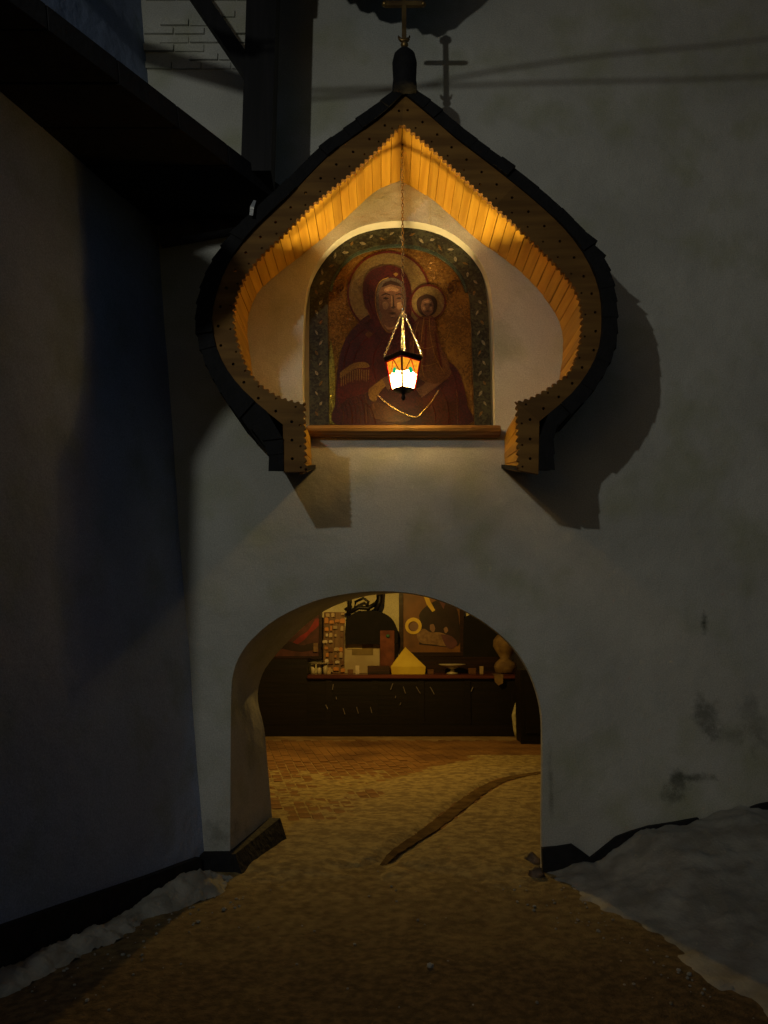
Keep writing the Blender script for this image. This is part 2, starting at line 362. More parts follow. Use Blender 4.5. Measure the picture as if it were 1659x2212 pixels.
# added unseen screen, cut to shade the left wall and the wall beside the canopy
GT = .47; gy = LAMP.y + (WY-LAMP.y)*GT
def gp(x, z): return (LAMP.x + (x-LAMP.x)*GT, LAMP.z + (z-LAMP.z)*GT)
gp_ = [gp(*q) for q in ((-1.36, .3), (-1.40, 1.6), (-1.42, 2.95), (-1.24, 3.28), (-.82, 3.62), (-.62, 3.85), (-.80, 4.12), (-1.45, 4.62))]
gx = lw(gy, 4.5)-.05
prism('shade_screen', [(lw(gy, 0)-.05, -.1), (gp_[0][0], -.1)] + gp_ + [(gx, gp_[-1][1]+.05)], gy-.03, gy+.03, M_dark, lb)
M_tin = mat('bright tin', (.6, .6, .58), .35, metal=.6, bump=.2)
q = at(543, 448, 5.1)
obj('flashing', [q+Vector((-.012, 0, -.055)), q+Vector((.012, 0, -.06)), q+Vector((.018, .0, .0)), q+Vector((.03, .01, .055)), q+Vector((.012, .01, .06)), q+Vector((-.008, 0, .01))], [(0, 1, 2, 5), (5, 2, 3, 4)], M_tin, lb)

# ------------------------------------------------------------------ timber frame standing on the eave: post, brace, hood
fr = thing('timber_frame', 'black timber post with diagonal brace rising above the dark eave', 'post')
PY = 5.27
pa = at(521, 330, PY); pb = at(586, 330, PY); pt = at(535, -60, PY); pt2 = at(601, -60, PY)
bm = bmesh.new(); d = .2
hexa(bm, [(pa.x, PY, EZ+.1), (pb.x, PY, EZ+.1), (pb.x, PY+d, EZ+.05), (pa.x, PY+d, EZ+.05), (pt.x, PY, 7.4), (pt2.x, PY, 7.4), (pt2.x, PY+d, 7.4), (pt.x, PY+d, 7.4)])
bobj('post', bm, M_post, fr)
b0 = at(556, 182, PY+.08); b1 = at(425, -10, PY+.08); b1 = b0 + (b1-b0)*1.8
bm = bmesh.new(); dd = (b1-b0).normalized(); nn = Vector((dd.z, 0, -dd.x))*.055
hexa(bm, [b0-nn+Vector((0,-.05,0)), b0+nn+Vector((0,-.05,0)), b0+nn+Vector((0,.05,0)), b0-nn+Vector((0,.05,0)), b1-nn+Vector((0,-.05,0)), b1+nn+Vector((0,-.05,0)), b1+nn+Vector((0,.05,0)), b1-nn+Vector((0,.05,0))])
bobj('brace', bm, M_post, fr)
# hood with a ragged carved valance, above the frame; its shadow shows at the top of the wall
def sh(px, py, t): w = at(px, py, WY); return LAMP + (w-LAMP)*t
HT = .86; hy = LAMP.y + (WY-LAMP.y)*HT
val = [(742, -60), (748, -8), (760, 8), (772, 6), (782, 22), (800, 28), (812, 24), (824, 42), (850, 50), (872, 46), (884, 62), (905, 60), (918, 74), (935, 72), (950, 80), (962, 74), (968, 66), (985, 62), (1005, 42), (1040, 16), (1062, -6), (1085, -60)]
vp = [sh(x, y, HT) for x, y in val]; vp = [(p.x, p.z) for p in vp]
zt = 7.35
prism('valance', vp + [(vp[-1][0]+.25, zt), (pt.x-.5, zt), (pt.x-.5, zt-.12), (vp[0][0]-.02, zt-.12)], hy, hy+.035, M_dark, fr)
box('hood', (pt.x-.55, hy-.1, zt), (vp[-1][0]+.3, WY-.004, zt+.08), M_dark, fr)
stp = [sh(x, y, HT) for x, y in [(664, -40), (668, 4), (676, 8), (677, 30), (691, 36), (696, -40)]]
prism('bracket', [(p.x, p.z) for p in stp] + [(stp[-1].x, zt-.02), (stp[0].x, zt-.02)], hy+.05, hy+.1, M_dark, fr)

# ------------------------------------------------------------------ overhead arm and cables behind the frame's top edge
CT = .62
def shc(px, py): return sh(px, py, CT)
arm = thing('cable_outrigger', 'black wooden cable outrigger reaching out from the battered wall', 'outrigger')
ar0, ar1_ = shc(640, 214), shc(330, 122); dd = (ar1_-ar0).normalized(); end = ar0 + dd*1.4
bm = bmesh.new(); end = ar0 + dd*((lw(ar0.y, 6)-ar0.x)/dd.x + .3)
add_tube(bm, [ar0, ar1_, end], [.05, .062, .07], 4); bobj('beam', bm, M_dark, arm)
for lab, pts in (('thin black cable sagging from the wooden arm, the upper one', [(600, 196), (665, 196), (900, 188), (1200, 178), (1659, 164), (2300, 110)]), ('thin black cable sagging from the wooden arm, the lower one', [(600, 212), (665, 214), (850, 196), (1040, 158), (1300, 120), (1659, 84), (2300, -10)])):
    P = catmull([shc(x, y) for x, y in pts], 6)
    tag(tube('cable', P, .011, M_iron, seg=6), lab, 'cable', 'overhead cables')
q = P[-1]
tag(tube('cable_mast', [(q.x, q.y, -.1), (q.x, q.y, q.z+1.4)], .09, M_dark, seg=10), 'tall dark wooden mast holding the cable ends', 'mast')

# ------------------------------------------------------------------ the street lamp that lights the wall (above and behind the viewer)
sl = thing('street_lamp', 'street lamp with black pole and open pale glass globe', 'street lamp')
px_, py_ = LAMP.x - .35, LAMP.y - .35
tube('pole', [(px_, py_, -.1), (px_, py_, .6), (px_, py_, 4.6), (px_, py_, LAMP.z+.5)], [.09, .06, .045, .035], M_iron, sl, 10)
tube('arm', [(px_, py_, LAMP.z+.45), (LAMP.x-.1, LAMP.y-.1, LAMP.z+.5), (LAMP.x, LAMP.y, LAMP.z+.3)], .02, M_iron, sl)
lathe('shade', (LAMP.x, LAMP.y, LAMP.z), [(.03, .32), (.09, .27), (.2, .17), (.205, .165), (.09, .255), (.0, .27)], M_iron, sl, 20)
ld = bpy.data.lights.new('street_lamp_bulb', 'SPOT'); ld.energy = 205; ld.spot_size = radians(84); ld.spot_blend = 1; ld.color = (.97, 1, .90); ld.shadow_soft_size = .06
lo = bpy.data.objects.new('bulb', ld); C.objects.link(lo); lo.location = LAMP; lo.parent = sl
lo.rotation_euler = (Vector((-.1, WY, 3.7)) - LAMP).to_track_quat('-Z', 'Y').to_euler()

# ------------------------------------------------------------------ the onion-shaped canopy
FY = 5.18
R = [((868,271),(873,205),(874,186)), ((905,300),(930,252),(942,232)), ((950,340),(985,300),(1000,283)), ((1000,386),(1040,342),(1056,326)), ((1050,432),(1095,385),(1112,368)), ((1100,478),(1150,430),(1168,414)), ((1150,525),(1200,475),(1220,462)), ((1195,570),(1242,522),(1264,512)), ((1228,608),(1273,572),(1300,562)), ((1248,645),(1293,625),(1321,618)), ((1254,690),(1299,685),(1329,685)), ((1250,742),(1294,748),(1325,752)), ((1230,798),(1270,803),(1300,812)), ((1192,830),(1232,853),(1262,866)), ((1150,855),(1192,888),(1218,905)), ((1113,867),(1165,910),(1192,925)), ((1117,1015),(1163,1024),(1193,1018))]
Lq = [((868,271),(873,205),(874,186)), ((828,314),(830,247),(818,229)), ((785,355),(775,288),(760,270)), ((748,386),(716,331),(700,314)), ((710,417),(668,378),(650,362)), ((667,454),(623,426),(602,412)), ((605,517),(570,476),(546,464)), ((575,545),(530,518),(503,508)), ((545,580),(494,568),(464,560)), ((524,615),(472,620),(440,615)), ((509,665),(458,680),(426,680)), ((511,720),(465,742),(434,752)), ((533,787),(490,798),(460,815)), ((565,829),(530,848),(500,880)), ((608,856),(570,884),(545,928)), ((660,870),(611,917),(581,965)), ((663,1019),(613,1019),(584,1019))]
can = thing('icon_canopy', 'onion-shaped wooden canopy with carved verge and dark shingles over the icon', 'canopy')
WALLR = [(865, 391), (927, 427), (991, 482), (1037, 523), (1097, 565), (1161, 624), (1203, 686), (1216, 733), (1214, 785)]
WALLL = [(865, 391), (810, 415), (729, 488), (661, 545), (600, 592), (561, 628), (540, 672), (534, 715)]
NS = 12
def curve3(pairs, k):
    P = [at(*p[k], FY) for p in pairs]
    return catmull(P[:16], NS) + [P[15].lerp(P[16], t/NS) for t in range(1, NS+1)]
soff = {}
legz = at(*R[16][1], FY).z
def bz_(z): return z + .17*max(0, 1-(z-legz)/.34) if z < legz+.34 else z
for side, pairs, wl in (('r', R, WALLR), ('l', Lq, WALLL)):
    inn, out, rf = curve3(pairs, 0), curve3(pairs, 1), curve3(pairs, 2)
    n = len(inn)
    # carved boards, end to end
    cuts = [0, 52, 96, 140, 15*NS, n-1]
    for a_, b_ in zip(cuts, cuts[1:]):
        io = inn[a_:b_+1]; oo = out[a_:b_+1]
        # scalloped inner edge
        fine = resample(io, .011); edge = []
        for i, p in enumerate(fine):
            d = (fine[min(i+1, len(fine)-1)] - fine[max(i-1, 0)]).normalized(); nrm = Vector((-d.z, 0, d.x))
            if nrm.dot(oo[len(oo)//2] - io[len(io)//2]) < 0: nrm = -nrm
            k = i % 4; off = (0, .016, .016, .004)[k] if 0 < i < len(fine)-1 else 0
            edge.append(p + nrm*off)
        gap = .0016
        outl = [(p.x, p.z) for p in edge] + [(p.x, p.z) for p in reversed(resample(oo, .03))]
        holes = []
        mids = resample([i_.lerp(o_, .62) for i_, o_ in zip(io, oo)], .15); ins = resample([i_.lerp(o_, .26) for i_, o_ in zip(io, oo)], .15)
        for q in mids[:-1]:
            q = q + (mids[1]-mids[0])*.3; holes.append([(q.x+.0105*cos(t*pi/4), q.z+.0105*sin(t*pi/4)) for t in range(8)])
        for q in [x.lerp(y, .8) for x, y in zip(ins, ins[1:])]:
            holes.append([(q.x+.0075*cos(t*pi/4), q.z+.0075*sin(t*pi/4)) for t in range(8)])
        prism('verge_board', outl, FY, FY+.035, M_board, can, holes)
    # shingle courses wrapping the back
    rr = resample(rf, .11); oo = resample(out, .02)
    def near(p): return min(oo, key=lambda q: (q-p).length)
    for k in range(len(rr)-1):
        p0, p1 = rr[k], rr[k+1]; q0, q1 = near(p0), near(p1)
        t0 = .0; lift = (p1-q1).normalized()*((.003 if k < 14 else .010) if (side, k) not in (('r', 15), ('r', 16)) else .03)
        jit = random.uniform(-.015, .015)
        bm = bmesh.new(); ya = FY-.035+jit
        e = (p1-p0)*(.04 if k < len(rr)-2 else 0)
        hexa(bm, [(q0.x, ya+.01, q0.z), (q1.x, ya+.01, q1.z), ((p1+lift+e).x, ya, (p1+lift+e).z), (p0.x, ya, p0.z), (q0.x, WY-.002, bz_(q0.z)), (q1.x, WY-.002, bz_(q1.z)), ((p1+lift+e).x, WY-.002, bz_((p1+lift+e).z)), (p0.x, WY-.002, bz_(p0.z))])
        bobj('shingle_course', bm, M_roof, can)
    # soffit planks from the wall to the carved board
    wc = [at(*p, WY) for p in wl]; wc = [Vector((p.x, FY, p.z)) for p in wc]
    tail = []
    sx = 1 if side == 'r' else -1
    for p in inn[11*NS+6:]:
        tail.append(p + Vector((sx*.03, 0, -.012)))
    cur = catmull(wc, 8) + tail[::3] + [tail[-1]]
    soff[side] = cur
    pts = resample(cur, .082)
    for k in range(len(pts)-1):
        a0, b0_ = pts[k], pts[k+1]; d = (b0_-a0).normalized(); nrm = Vector((d.z, 0, -d.x)) * (-1 if side == 'r' else 1)
        if nrm.z < 0 and k < 20: nrm = -nrm
        a1, b1_ = a0 + d*.0028, b0_ - d*.0028; w = random.uniform(-.0025, .0025)
        bm = bmesh.new(); a1 = a1 + nrm*w; b1_ = b1_ + nrm*w
        hexa(bm, [(a1.x, FY+.037, a1.z), (b1_.x, FY+.037, b1_.z), ((b1_+nrm*.02).x, FY+.037, (b1_+nrm*.02).z), ((a1+nrm*.02).x, FY+.037, (a1+nrm*.02).z),
                  (a1.x, WY-.003, bz_(a1.z)), (b1_.x, WY-.003, bz_(b1_.z)), ((b1_+nrm*.02).x, WY-.003, bz_((b1_+nrm*.02).z)), ((a1+nrm*.02).x, WY-.003, bz_((a1+nrm*.02).z))])
        bobj('soffit_plank', bm, M_plank, can)
    # dark lining between planks and shingles, so that no light leaks through the joints
    lin = []
    for p in resample(cur, .09): lin.append(p)
    bm = bmesh.new(); prev = None
    for i, p in enumerate(lin):
        d = (lin[min(i+1, len(lin)-1)] - lin[max(i-1, 0)]).normalized(); nrm = Vector((d.z, 0, -d.x)) * (-1 if side == 'r' else 1)
        if nrm.z < 0 and i < 18: nrm = -nrm
        q = p + nrm*.03; cv = [bm.verts.new((q.x, FY+.036, q.z)), bm.verts.new((q.x, WY-.004, bz_(q.z)))]
        if prev: bm.faces.new((prev[0], prev[1], cv[1], cv[0]))
        prev = cv
    bobj('lining', bm, M_dark, can)
# end caps under the legs
for sx, a_, b_ in ((1, R[16][0], R[16][2]), (-1, Lq[16][2], Lq[16][0])):
    p, q = at(*a_, FY), at(*b_, FY)
    z = min(p.z, q.z)+.012
    bm = bmesh.new(); zb = bz_(z)
    hexa(bm, [(p.x+.004, FY+.036, z), (q.x-.004, FY+.036, z), (q.x-.004, WY-.004, zb), (p.x+.004, WY-.004, zb), (p.x+.004, FY+.036, z+.03), (q.x-.004, FY+.036, z+.03), (q.x-.004, WY-.004, zb+.03), (p.x+.004, WY-.004, zb+.03)])
    bobj('leg_foot', bm, M_dark, can)
# ridge finial: shingled neck, ball and cross
fc = at(874, 150, FY-.02)
sc = (at(875, 150, FY-.02)-at(874, 150, FY-.02)).length
z0 = at(874, 190, FY-.02).z
def fz(py): return at(874, py, FY-.02).z - fc.z
lathe('finial_neck', fc, [(.085, fz(205)), (.088, fz(186)), (.082, fz(172)), (.086, fz(150)), (.088, fz(135)), (.076, fz(120)), (.045, fz(110)), (.02, fz(104))], M_roof, can, 16)
lathe('finial_ball', fc, [(.0, fz(106)), (.022, fz(102)), (.028, fz(97)), (.022, fz(91)), (.0, fz(87))], M_gold, can, 14)

cr = thing('roof_cross', 'dull gilt cross standing on the canopy ridge', 'cross')
cyy = FY-.02
ctop, cbar = at(873, -40, cyy), at(873, 9, cyy); cb = at(873, 92, cyy)
bm = bmesh.new(); add_box(bm, (cb.x-.016, cyy-.012, cb.z-.03), (cb.x+.016, cyy+.01, ctop.z)); add_box(bm, (cb.x-.135, cyy-.0125, cbar.z-.018), (cb.x+.135, cyy+.0145, cbar.z+.018))
bobj('cross_body', bm, M_gold, cr)
for (dx, dz) in ((-.14, 0), (.14, 0)):
    lathe('trefoil', (cb.x+dx, cyy, cbar.z), [(.0, -.02), (.018, -.012), (.02, 0), (.018, .012), (0, .02)], M_gold, cr, 10)
lathe('trefoil', (cb.x, cyy, ctop.z), [(.0, -.045), (.036, -.022), (.042, 0), (.036, .022), (0, .045)], M_gold, cr, 10)
cres = [(cb.x + .04*cos(t), cyy, cb.z + .055 + .04*sin(t)) for t in [pi + k*pi/10 for k in range(11)]]
tube('crescent', cres, [.004+.013*sin(pi*k/10) for k in range(11)], M_gold, cr, 6)

# ------------------------------------------------------------------ the icon in its niche
IY = WY + ND
def z5(x, y, D=IY-.02): p = xz(626.7 + .2889*x, 457.1 + .2889*y, D); return p
ico = thing('mosaic_icon', 'arched mosaic icon of a haloed veiled figure holding a child', 'icon')
GOLD = mosaic('gold tesserae', (.24, .125, .03), (.13, .062, .018), .26, 95, .5, .9)
GOLD2 = mosaic('halo tesserae', (.17, .115, .042), (.12, .075, .028), .32, 95, .25, .6)
MAROON = mosaic('maroon tesserae', (.055, .008, .006), (.022, .0045, .004), .42, 110, 0, .35)
RED = mosaic('dark red tesserae', (.075, .009, .007), (.04, .006, .005), .35, 110)
FLESH = mosaic('brown flesh tesserae', (.115, .056, .030), (.08, .036, .020), .4, 140, 0, .2)
FLESHD = mosaic('shaded line tesserae', (.026, .010, .006), (.018, .008, .005), .5, 140)
OCHRE = mosaic('ochre tesserae', (.20, .11, .026), (.12, .062, .016), .3, 130)
GREEN = mosaic('border tesserae', (.06, .056, .03), (.022, .018, .011), .4, 70)
PALE = mosaic('pale leaf tesserae', (.34, .29, .18), (.2, .16, .1), .4, 130)
BLUEG = mosaic('blue green tesserae', (.05, .075, .055), (.03, .04, .03), .4, 110)
TAN = mosaic('tan robe tesserae', (.10, .040, .014), (.05, .018, .008), .35, 120)
OUT = [(145,1600),(143,1000),(147,700),(155,560),(185,450),(240,355),(330,268),(450,190),(600,145),(800,128),(950,133),(1100,166),(1230,230),(1340,320),(1410,420),(1450,530),(1475,700),(1490,1000),(1505,1600)]
INN = [(290,1600),(286,1000),(284,760),(292,590),(330,470),(400,378),(500,306),(650,262),(800,247),(950,262),(1090,308),(1200,384),(1280,475),(1330,600),(1350,800),(1365,1200),(1380,1600)]
def cm(P, n=4): return [(v.x, v.y) for v in catmull([(p[0], p[1], 0) for p in P], n)]
def zz(P): return [z5(*p) for p in P]
prism('gold_ground', zz(cm(INN)), IY-.018, IY-.003, GOLD, ico)
oo, ii = cm(OUT), cm(INN)
prism('border', zz(oo + ii[::-1]), IY-.034, IY-.004, GREEN, ico)
i2 = cm([(INN[k][0] + (800-INN[k][0])*.035, INN[k][1] + (900-INN[k][1])*.035) for k in range(3, 14)])
i1 = cm(INN[3:14])
prism('arch_band', zz(i1 + i2[::-1]), IY-.028, IY-.005, BLUEG, ico)
# pale leaves along the border
MID = [((OUT[0][0]+INN[0][0])/2, 1590)] + [(215, y) for y in (1450, 1000, 700, 570)] + [(255, 465), (325, 370), (425, 285), (560, 222), (720, 190), (880, 190), (1020, 220), (1150, 275), (1255, 360), (1335, 460), (1385, 590), (1412, 760), (1430, 1050), (1442, 1590)]
mp = resample([Vector((x, y, 0)) for x, y in cm(MID)], 76)
lay = IY-.036
for i, p in enumerate(mp[1:-1]):
    d = (mp[i+2]-mp[i]).normalized(); nx = Vector((-d.y, d.x, 0)); s = (1 if i % 2 else -1)
    c = p + nx*s*16; a_ = d*.85 + nx*s*.55; a_.normalize(); bn_ = Vector((-a_.y, a_.x, 0)); L_ = random.uniform(17, 25); w_ = random.uniform(7, 11)
    lf = [c-a_*L_, c-a_*L_*.3+bn_*w_, c+a_*L_*.4+bn_*w_*.8, c+a_*L_, c+a_*L_*.4-bn_*w_*.7, c-a_*L_*.3-bn_*w_]
    prism('leaf_ornament', zz([(q.x, q.y) for q in lf]), lay-.003, lay+.004, PALE if i % 3 else OCHRE, ico)
def disc(cx, cy, r, n=48, a0=0, a1=360): return [(cx + r*cos(radians(a0+(a1-a0)*k/n)), cy + r*sin(radians(a0+(a1-a0)*k/n))) for k in range(n)]
def ring(name, cx, cy, r0, r1, y, m, parent):
    prism(name, zz(disc(cx, cy, r1)), y, y+.006, m, parent, [zz(disc(cx, cy, r0))])
def shape(name, P, y, m, smooth=True, parent=None):
    if smooth:
        P = cm(list(P) + [P[0]], 4)[:-1]
    return prism(name, zz(P), y, IY-.012, m, parent or ico)
y0 = IY-.020
ha = prism('halo', zz(disc(735, 606, 296)), y0-.001, IY-.012, GOLD2, ico)
ring('halo_rim', 735, 606, 296, 310, y0-.004, RED, ha)
# robe and veil of the large figure
shape('robe', [(545, 800), (430, 930), (372, 1080), (350, 1250), (342, 1420), (342, 1592), (800, 1592), (1335, 1592), (1325, 1450), (1300, 1320), (1255, 1190), (1180, 1120), (1060, 1080), (960, 900), (900, 780), (700, 720)], y0-.006, MAROON)
veil = shape('veil', [(700, 406), (610, 440), (560, 510), (546, 600), (560, 700), (600, 790), (620, 880), (700, 960), (800, 985), (880, 900), (905, 780), (912, 660), (895, 540), (850, 450), (780, 410)], y0-.009, MAROON)
shape('veil_lining', [(740, 500), (680, 528), (650, 590), (644, 680), (658, 760), (690, 850), (740, 900), (810, 860), (858, 770), (868, 690), (862, 600), (840, 535), (790, 504)], y0-.012, mosaic('grey lining tesserae', (.085, .06, .042), (.045, .028, .02), .4, 130))
fa = shape('face', [(752, 528), (700, 548), (668, 610), (664, 700), (684, 775), (740, 832), (796, 808), (832, 750), (850, 680), (848, 605), (820, 548)], y0-.015, FLESH)
shape('hair_band', [(700, 545), (752, 522), (815, 545), (835, 570), (752, 548), (684, 575)], y0-.0165, FLESHD, False)
shape('neck', [(690, 770), (680, 840), (720, 890), (790, 880), (810, 800), (740, 820)], y0-.014, FLESH)
for P in ([(682, 630), (715, 616), (748, 626), (746, 633), (715, 625), (684, 638)], [(786, 626), (815, 616), (842, 630), (840, 637), (815, 625), (787, 633)], [(764, 628), (772, 628), (780, 712), (792, 722), (772, 732), (754, 724), (768, 714)], [(738, 764), (765, 758), (794, 764), (765, 775)], [(690, 655), (715, 646), (742, 656), (716, 664)], [(792, 656), (815, 646), (838, 655), (815, 664)], [(750, 795), (780, 795), (765, 801)]):
    shape('face_line', P, y0-.0175, FLESHD, False, fa)
shape('star', [(600+190, 440+20), (810, 470), (790, 490), (770, 470)], y0-.012, OCHRE, False)
shape('star', [(590, 890), (620, 920), (590, 950), (560, 920)], y0-.011, TAN, False)
# the child
ha = prism('halo', zz(disc(1030, 684, 126)), y0-.012, IY-.012, GOLD2, ico)
ring('halo_rim', 1030, 684, 122, 134, y0-.015, RED, ha)
shape('child_hair', [(1020, 622), (960, 650), (945, 700), (965, 760), (1020, 790), (1080, 765), (1100, 700), (1080, 645)], y0-.016, FLESHD)
cfa = shape('child_face', [(1025, 655), (990, 670), (978, 715), (995, 765), (1028, 785), (1062, 760), (1072, 710), (1058, 668)], y0-.018, FLESH)
for P in ([(995, 705), (1012, 699), (1022, 708), (1010, 710)], [(1035, 705), (1050, 699), (1062, 708), (1048, 710)], [(1010, 750), (1028, 746), (1044, 750), (1028, 756)]):
    shape('face_line', P, y0-.020, FLESHD, False, cfa)
crb = shape('child_robe', [(985, 785), (930, 850), (900, 960), (890, 1080), (915, 1190), (1000, 1270), (1110, 1290), (1190, 1230), (1185, 1130), (1130, 1020), (1100, 900), (1070, 790)], y0-.0135, TAN)
for P in ([(940, 900), (960, 905), (945, 1120), (925, 1110)], [(1010, 850), (1024, 852), (1010, 1200), (992, 1190)], [(1075, 900), (1088, 905), (1140, 1170), (1122, 1175)]):
    shape('robe_fold', P, y0-.0155, RED, False, crb)
# sleeve with gold fringe, hands, gilt hem
slv = shape('sleeve', [(380, 1190), (470, 1130), (560, 1120), (610, 1200), (640, 1300), (560, 1360), (450, 1390), (370, 1440), (352, 1330)], y0-.009, RED)
shape('cuff', [(375, 1205), (470, 1140), (560, 1130), (590, 1165), (480, 1180), (380, 1245)], y0-.012, OCHRE)
for k in range(13):
    x = 378 + k*17; y = 1235 - 52*sin(pi*min(k/10, 1)*.62)
    shape('fringe', [(x, y), (x+9, y-2), (x+7, y+72+8*(k % 3)), (x+1, y+72+8*(k % 2))], y0-.0125, OCHRE, False, slv)
shape('hand', [(590, 1330), (640, 1290), (720, 1235), (740, 1265), (700, 1320), (660, 1370), (640, 1420), (605, 1415), (585, 1370)], y0-.0125, OCHRE)
for k in range(4):
    shape('finger', [(690+k*10, 1262+k*20), (742+k*8, 1215+k*22), (756+k*7, 1226+k*22), (704+k*10, 1280+k*20)], y0-.014, FLESH, False)
shape('hand', [(985, 1310), (1040, 1250), (1120, 1200), (1185, 1180), (1200, 1215), (1150, 1270), (1070, 1330), (1000, 1370)], y0-.0125, FLESH)
for k in range(4):
    shape('finger', [(940+k*12, 1330+k*16), (1000+k*8, 1300+k*16), (1006+k*8, 1312+k*16), (948+k*12, 1344+k*16)], y0-.014, FLESH, False)
shape('mantle_fold', [(640, 1420), (760, 1470), (900, 1550), (780, 1580), (620, 1540), (600, 1470)], y0-.0095, TAN)
hem = [z5(x, y) for x, y in cm([(648, 1368), (700, 1418), (760, 1462), (850, 1512), (940, 1540), (1000, 1490), (1060, 1420), (1110, 1340)], 5)]
tube('gilt_hem', [(p[0], y0-.012, p[1]) for p in hem], .0075, mat('gilt inlay', (.8, .6, .28), .22, (.6, .42, .18), metal=1, bump=.25, bscale=120), ico, 8)
for x0, x1 in ((560, 566), (1240, 1250)):
    shape('fold_line', [(x0, 1330), (x0+8, 1330), (x1+8, 1585), (x1, 1585)], y0-.0085, TAN, False)
HL = mosaic('flesh light tesserae', (.22, .12, .065), (.15, .08, .04), .4, 140, 0, .2)
for P in ([(700, 585), (752, 566), (810, 585), (800, 604), (752, 596), (712, 604)], [(690, 690), (715, 680), (738, 700), (722, 735), (698, 730)], [(800, 690), (826, 684), (838, 705), (820, 738), (802, 730)], [(757, 640), (764, 640), (766, 708), (756, 712)], [(748, 782), (785, 782), (776, 794), (756, 794)], [(705, 850), (745, 872), (790, 856), (770, 880), (730, 886)]):
    shape('face_light', P, y0-.0172, HL, True, fa)
for P in ([(1000, 680), (1028, 668), (1055, 680), (1028, 690)], [(990, 722), (1006, 718), (1012, 740), (998, 745)], [(1044, 720), (1060, 720), (1056, 742), (1042, 742)]):
    shape('face_light', P, y0-.0198, HL, True, cfa)
def line(P, w, m, y, name='fold_line'):
    Q = [z5(*p) for p in cm(P, 4)]; bm = bmesh.new(); add_tube(bm, [(p[0], y, p[1]) for p in Q], w, 5); return bobj(name, bm, m, ico)
line([(735, 498), (676, 524), (644, 590), (638, 680), (652, 765), (690, 858), (740, 908), (812, 868)], .0035, OCHRE, y0-.012, 'veil_trim')
line([(700, 408), (606, 442), (556, 514), (544, 600), (560, 705), (600, 790), (560, 850)], .0028, TAN, y0-.0095, 'veil_trim')
for P in ([(600, 520), (585, 600), (600, 700), (640, 790)], [(640, 900), (560, 960), (500, 1050), (470, 1130)], [(700, 965), (640, 1040), (620, 1150), (650, 1260)], [(560, 880), (470, 960), (420, 1060), (400, 1170)], [(430, 1420), (460, 1480), (470, 1585)], [(520, 1400), (600, 1470), (640, 1585)], [(1180, 1150), (1230, 1260), (1260, 1420), (1270, 1585)], [(1120, 1320), (1170, 1420), (1190, 1585)], [(1040, 1400), (1080, 1490), (1090, 1585)], [(760, 1000), (720, 1080), (730, 1180)], [(820, 960), (830, 1040), (860, 1120)]):
    line(P, .0034, RED, y0-.0075 if P[0][1] > 850 else y0-.0105)
for P in ([(960, 830), (930, 930), (920, 1060), (940, 1180)], [(1000, 800), (980, 950), (975, 1100), (1000, 1240)], [(1040, 800), (1050, 950), (1090, 1100), (1150, 1210)], [(940, 1000), (1010, 1030), (1080, 1010)], [(920, 1120), (1000, 1160), (1110, 1130)]):
    line(P, .0026, OCHRE, y0-.0145, 'gilt_line')
for k in range(7):
    line([(372+k*30, 1440-k*14), (400+k*30, 1500-k*6), (392+k*34, 1588)], .0022, RED if k % 2 else TAN, y0-.0072)
GG = mosaic('greenish gold tesserae', (.34, .30, .06), (.16, .13, .03), .22, 80, .6, 1.0)
shape('gold_strip', [(292, 1040), (306, 960), (330, 1100), (336, 1250), (332, 1590), (292, 1590)], y0-.004, GG, False)
# lettering: abbreviations under their overlines
def strokes(name, segs, w=9):
    h = None
    bm = bmesh.new()
    for sgm in segs:
        P = [Vector((z5(*p)[0], y0-.006, z5(*p)[1])) for p in sgm]
        add_tube(bm, P, .0034*w/9, 5)
    return bobj(name, bm, MAROON, ico)
strokes('lettering', [[(322, 620), (322, 545), (340, 590), (358, 545), (358, 620)], [(372, 622), (372, 545)], [(372, 547), (392, 550), (396, 570), (390, 588), (372, 592)], [(318, 520), (335, 512), (372, 516), (398, 508)]])
strokes('lettering', [[(1200 + 20*cos(t*pi/6), 572 + 36*sin(t*pi/6)) for t in range(13)], [(1180, 572), (1220, 572)], [(1232, 535), (1252, 580)], [(1276, 532), (1252, 580), (1238, 612)], [(1208, 522), (1225, 514), (1255, 520), (1282, 516)]])
# the rounded sill
sill = thing('icon_sill', 'rounded oak sill shelf under the mosaic icon', 'shelf')
a_, b_ = at(664, 931, WY-.06), at(1082, 931, WY-.06)
prof = [(0, .034), (-.10, .034), (-.125, .024), (-.134, .004), (-.125, -.016), (-.10, -.028), (-.07, -.03), (-.05, -.042), (0, -.042)]
v = []; f = []
secs = [(a_.x, .86), (a_.x+.012, 1)] + [(a_.x+.012 + (b_.x-a_.x-.03)*k/6, 1) for k in range(1, 7)] + [(b_.x-.008, .9), (b_.x, .62)]
for i, (x, s) in enumerate(secs):
    for (yy, zz_) in prof: v.append((x, WY - .001 + yy*s, a_.z + zz_*s))
n_ = len(prof)
for i in range(len(secs)-1):
    for k in range(n_): f.append((i*n_+k, i*n_+(k+1) % n_, (i+1)*n_+(k+1) % n_, (i+1)*n_+k))
f += [tuple(range(n_)), tuple(range((len(secs)-1)*n_, len(secs)*n_))]
obj('moulding', v, f, M_sill, sill, False)

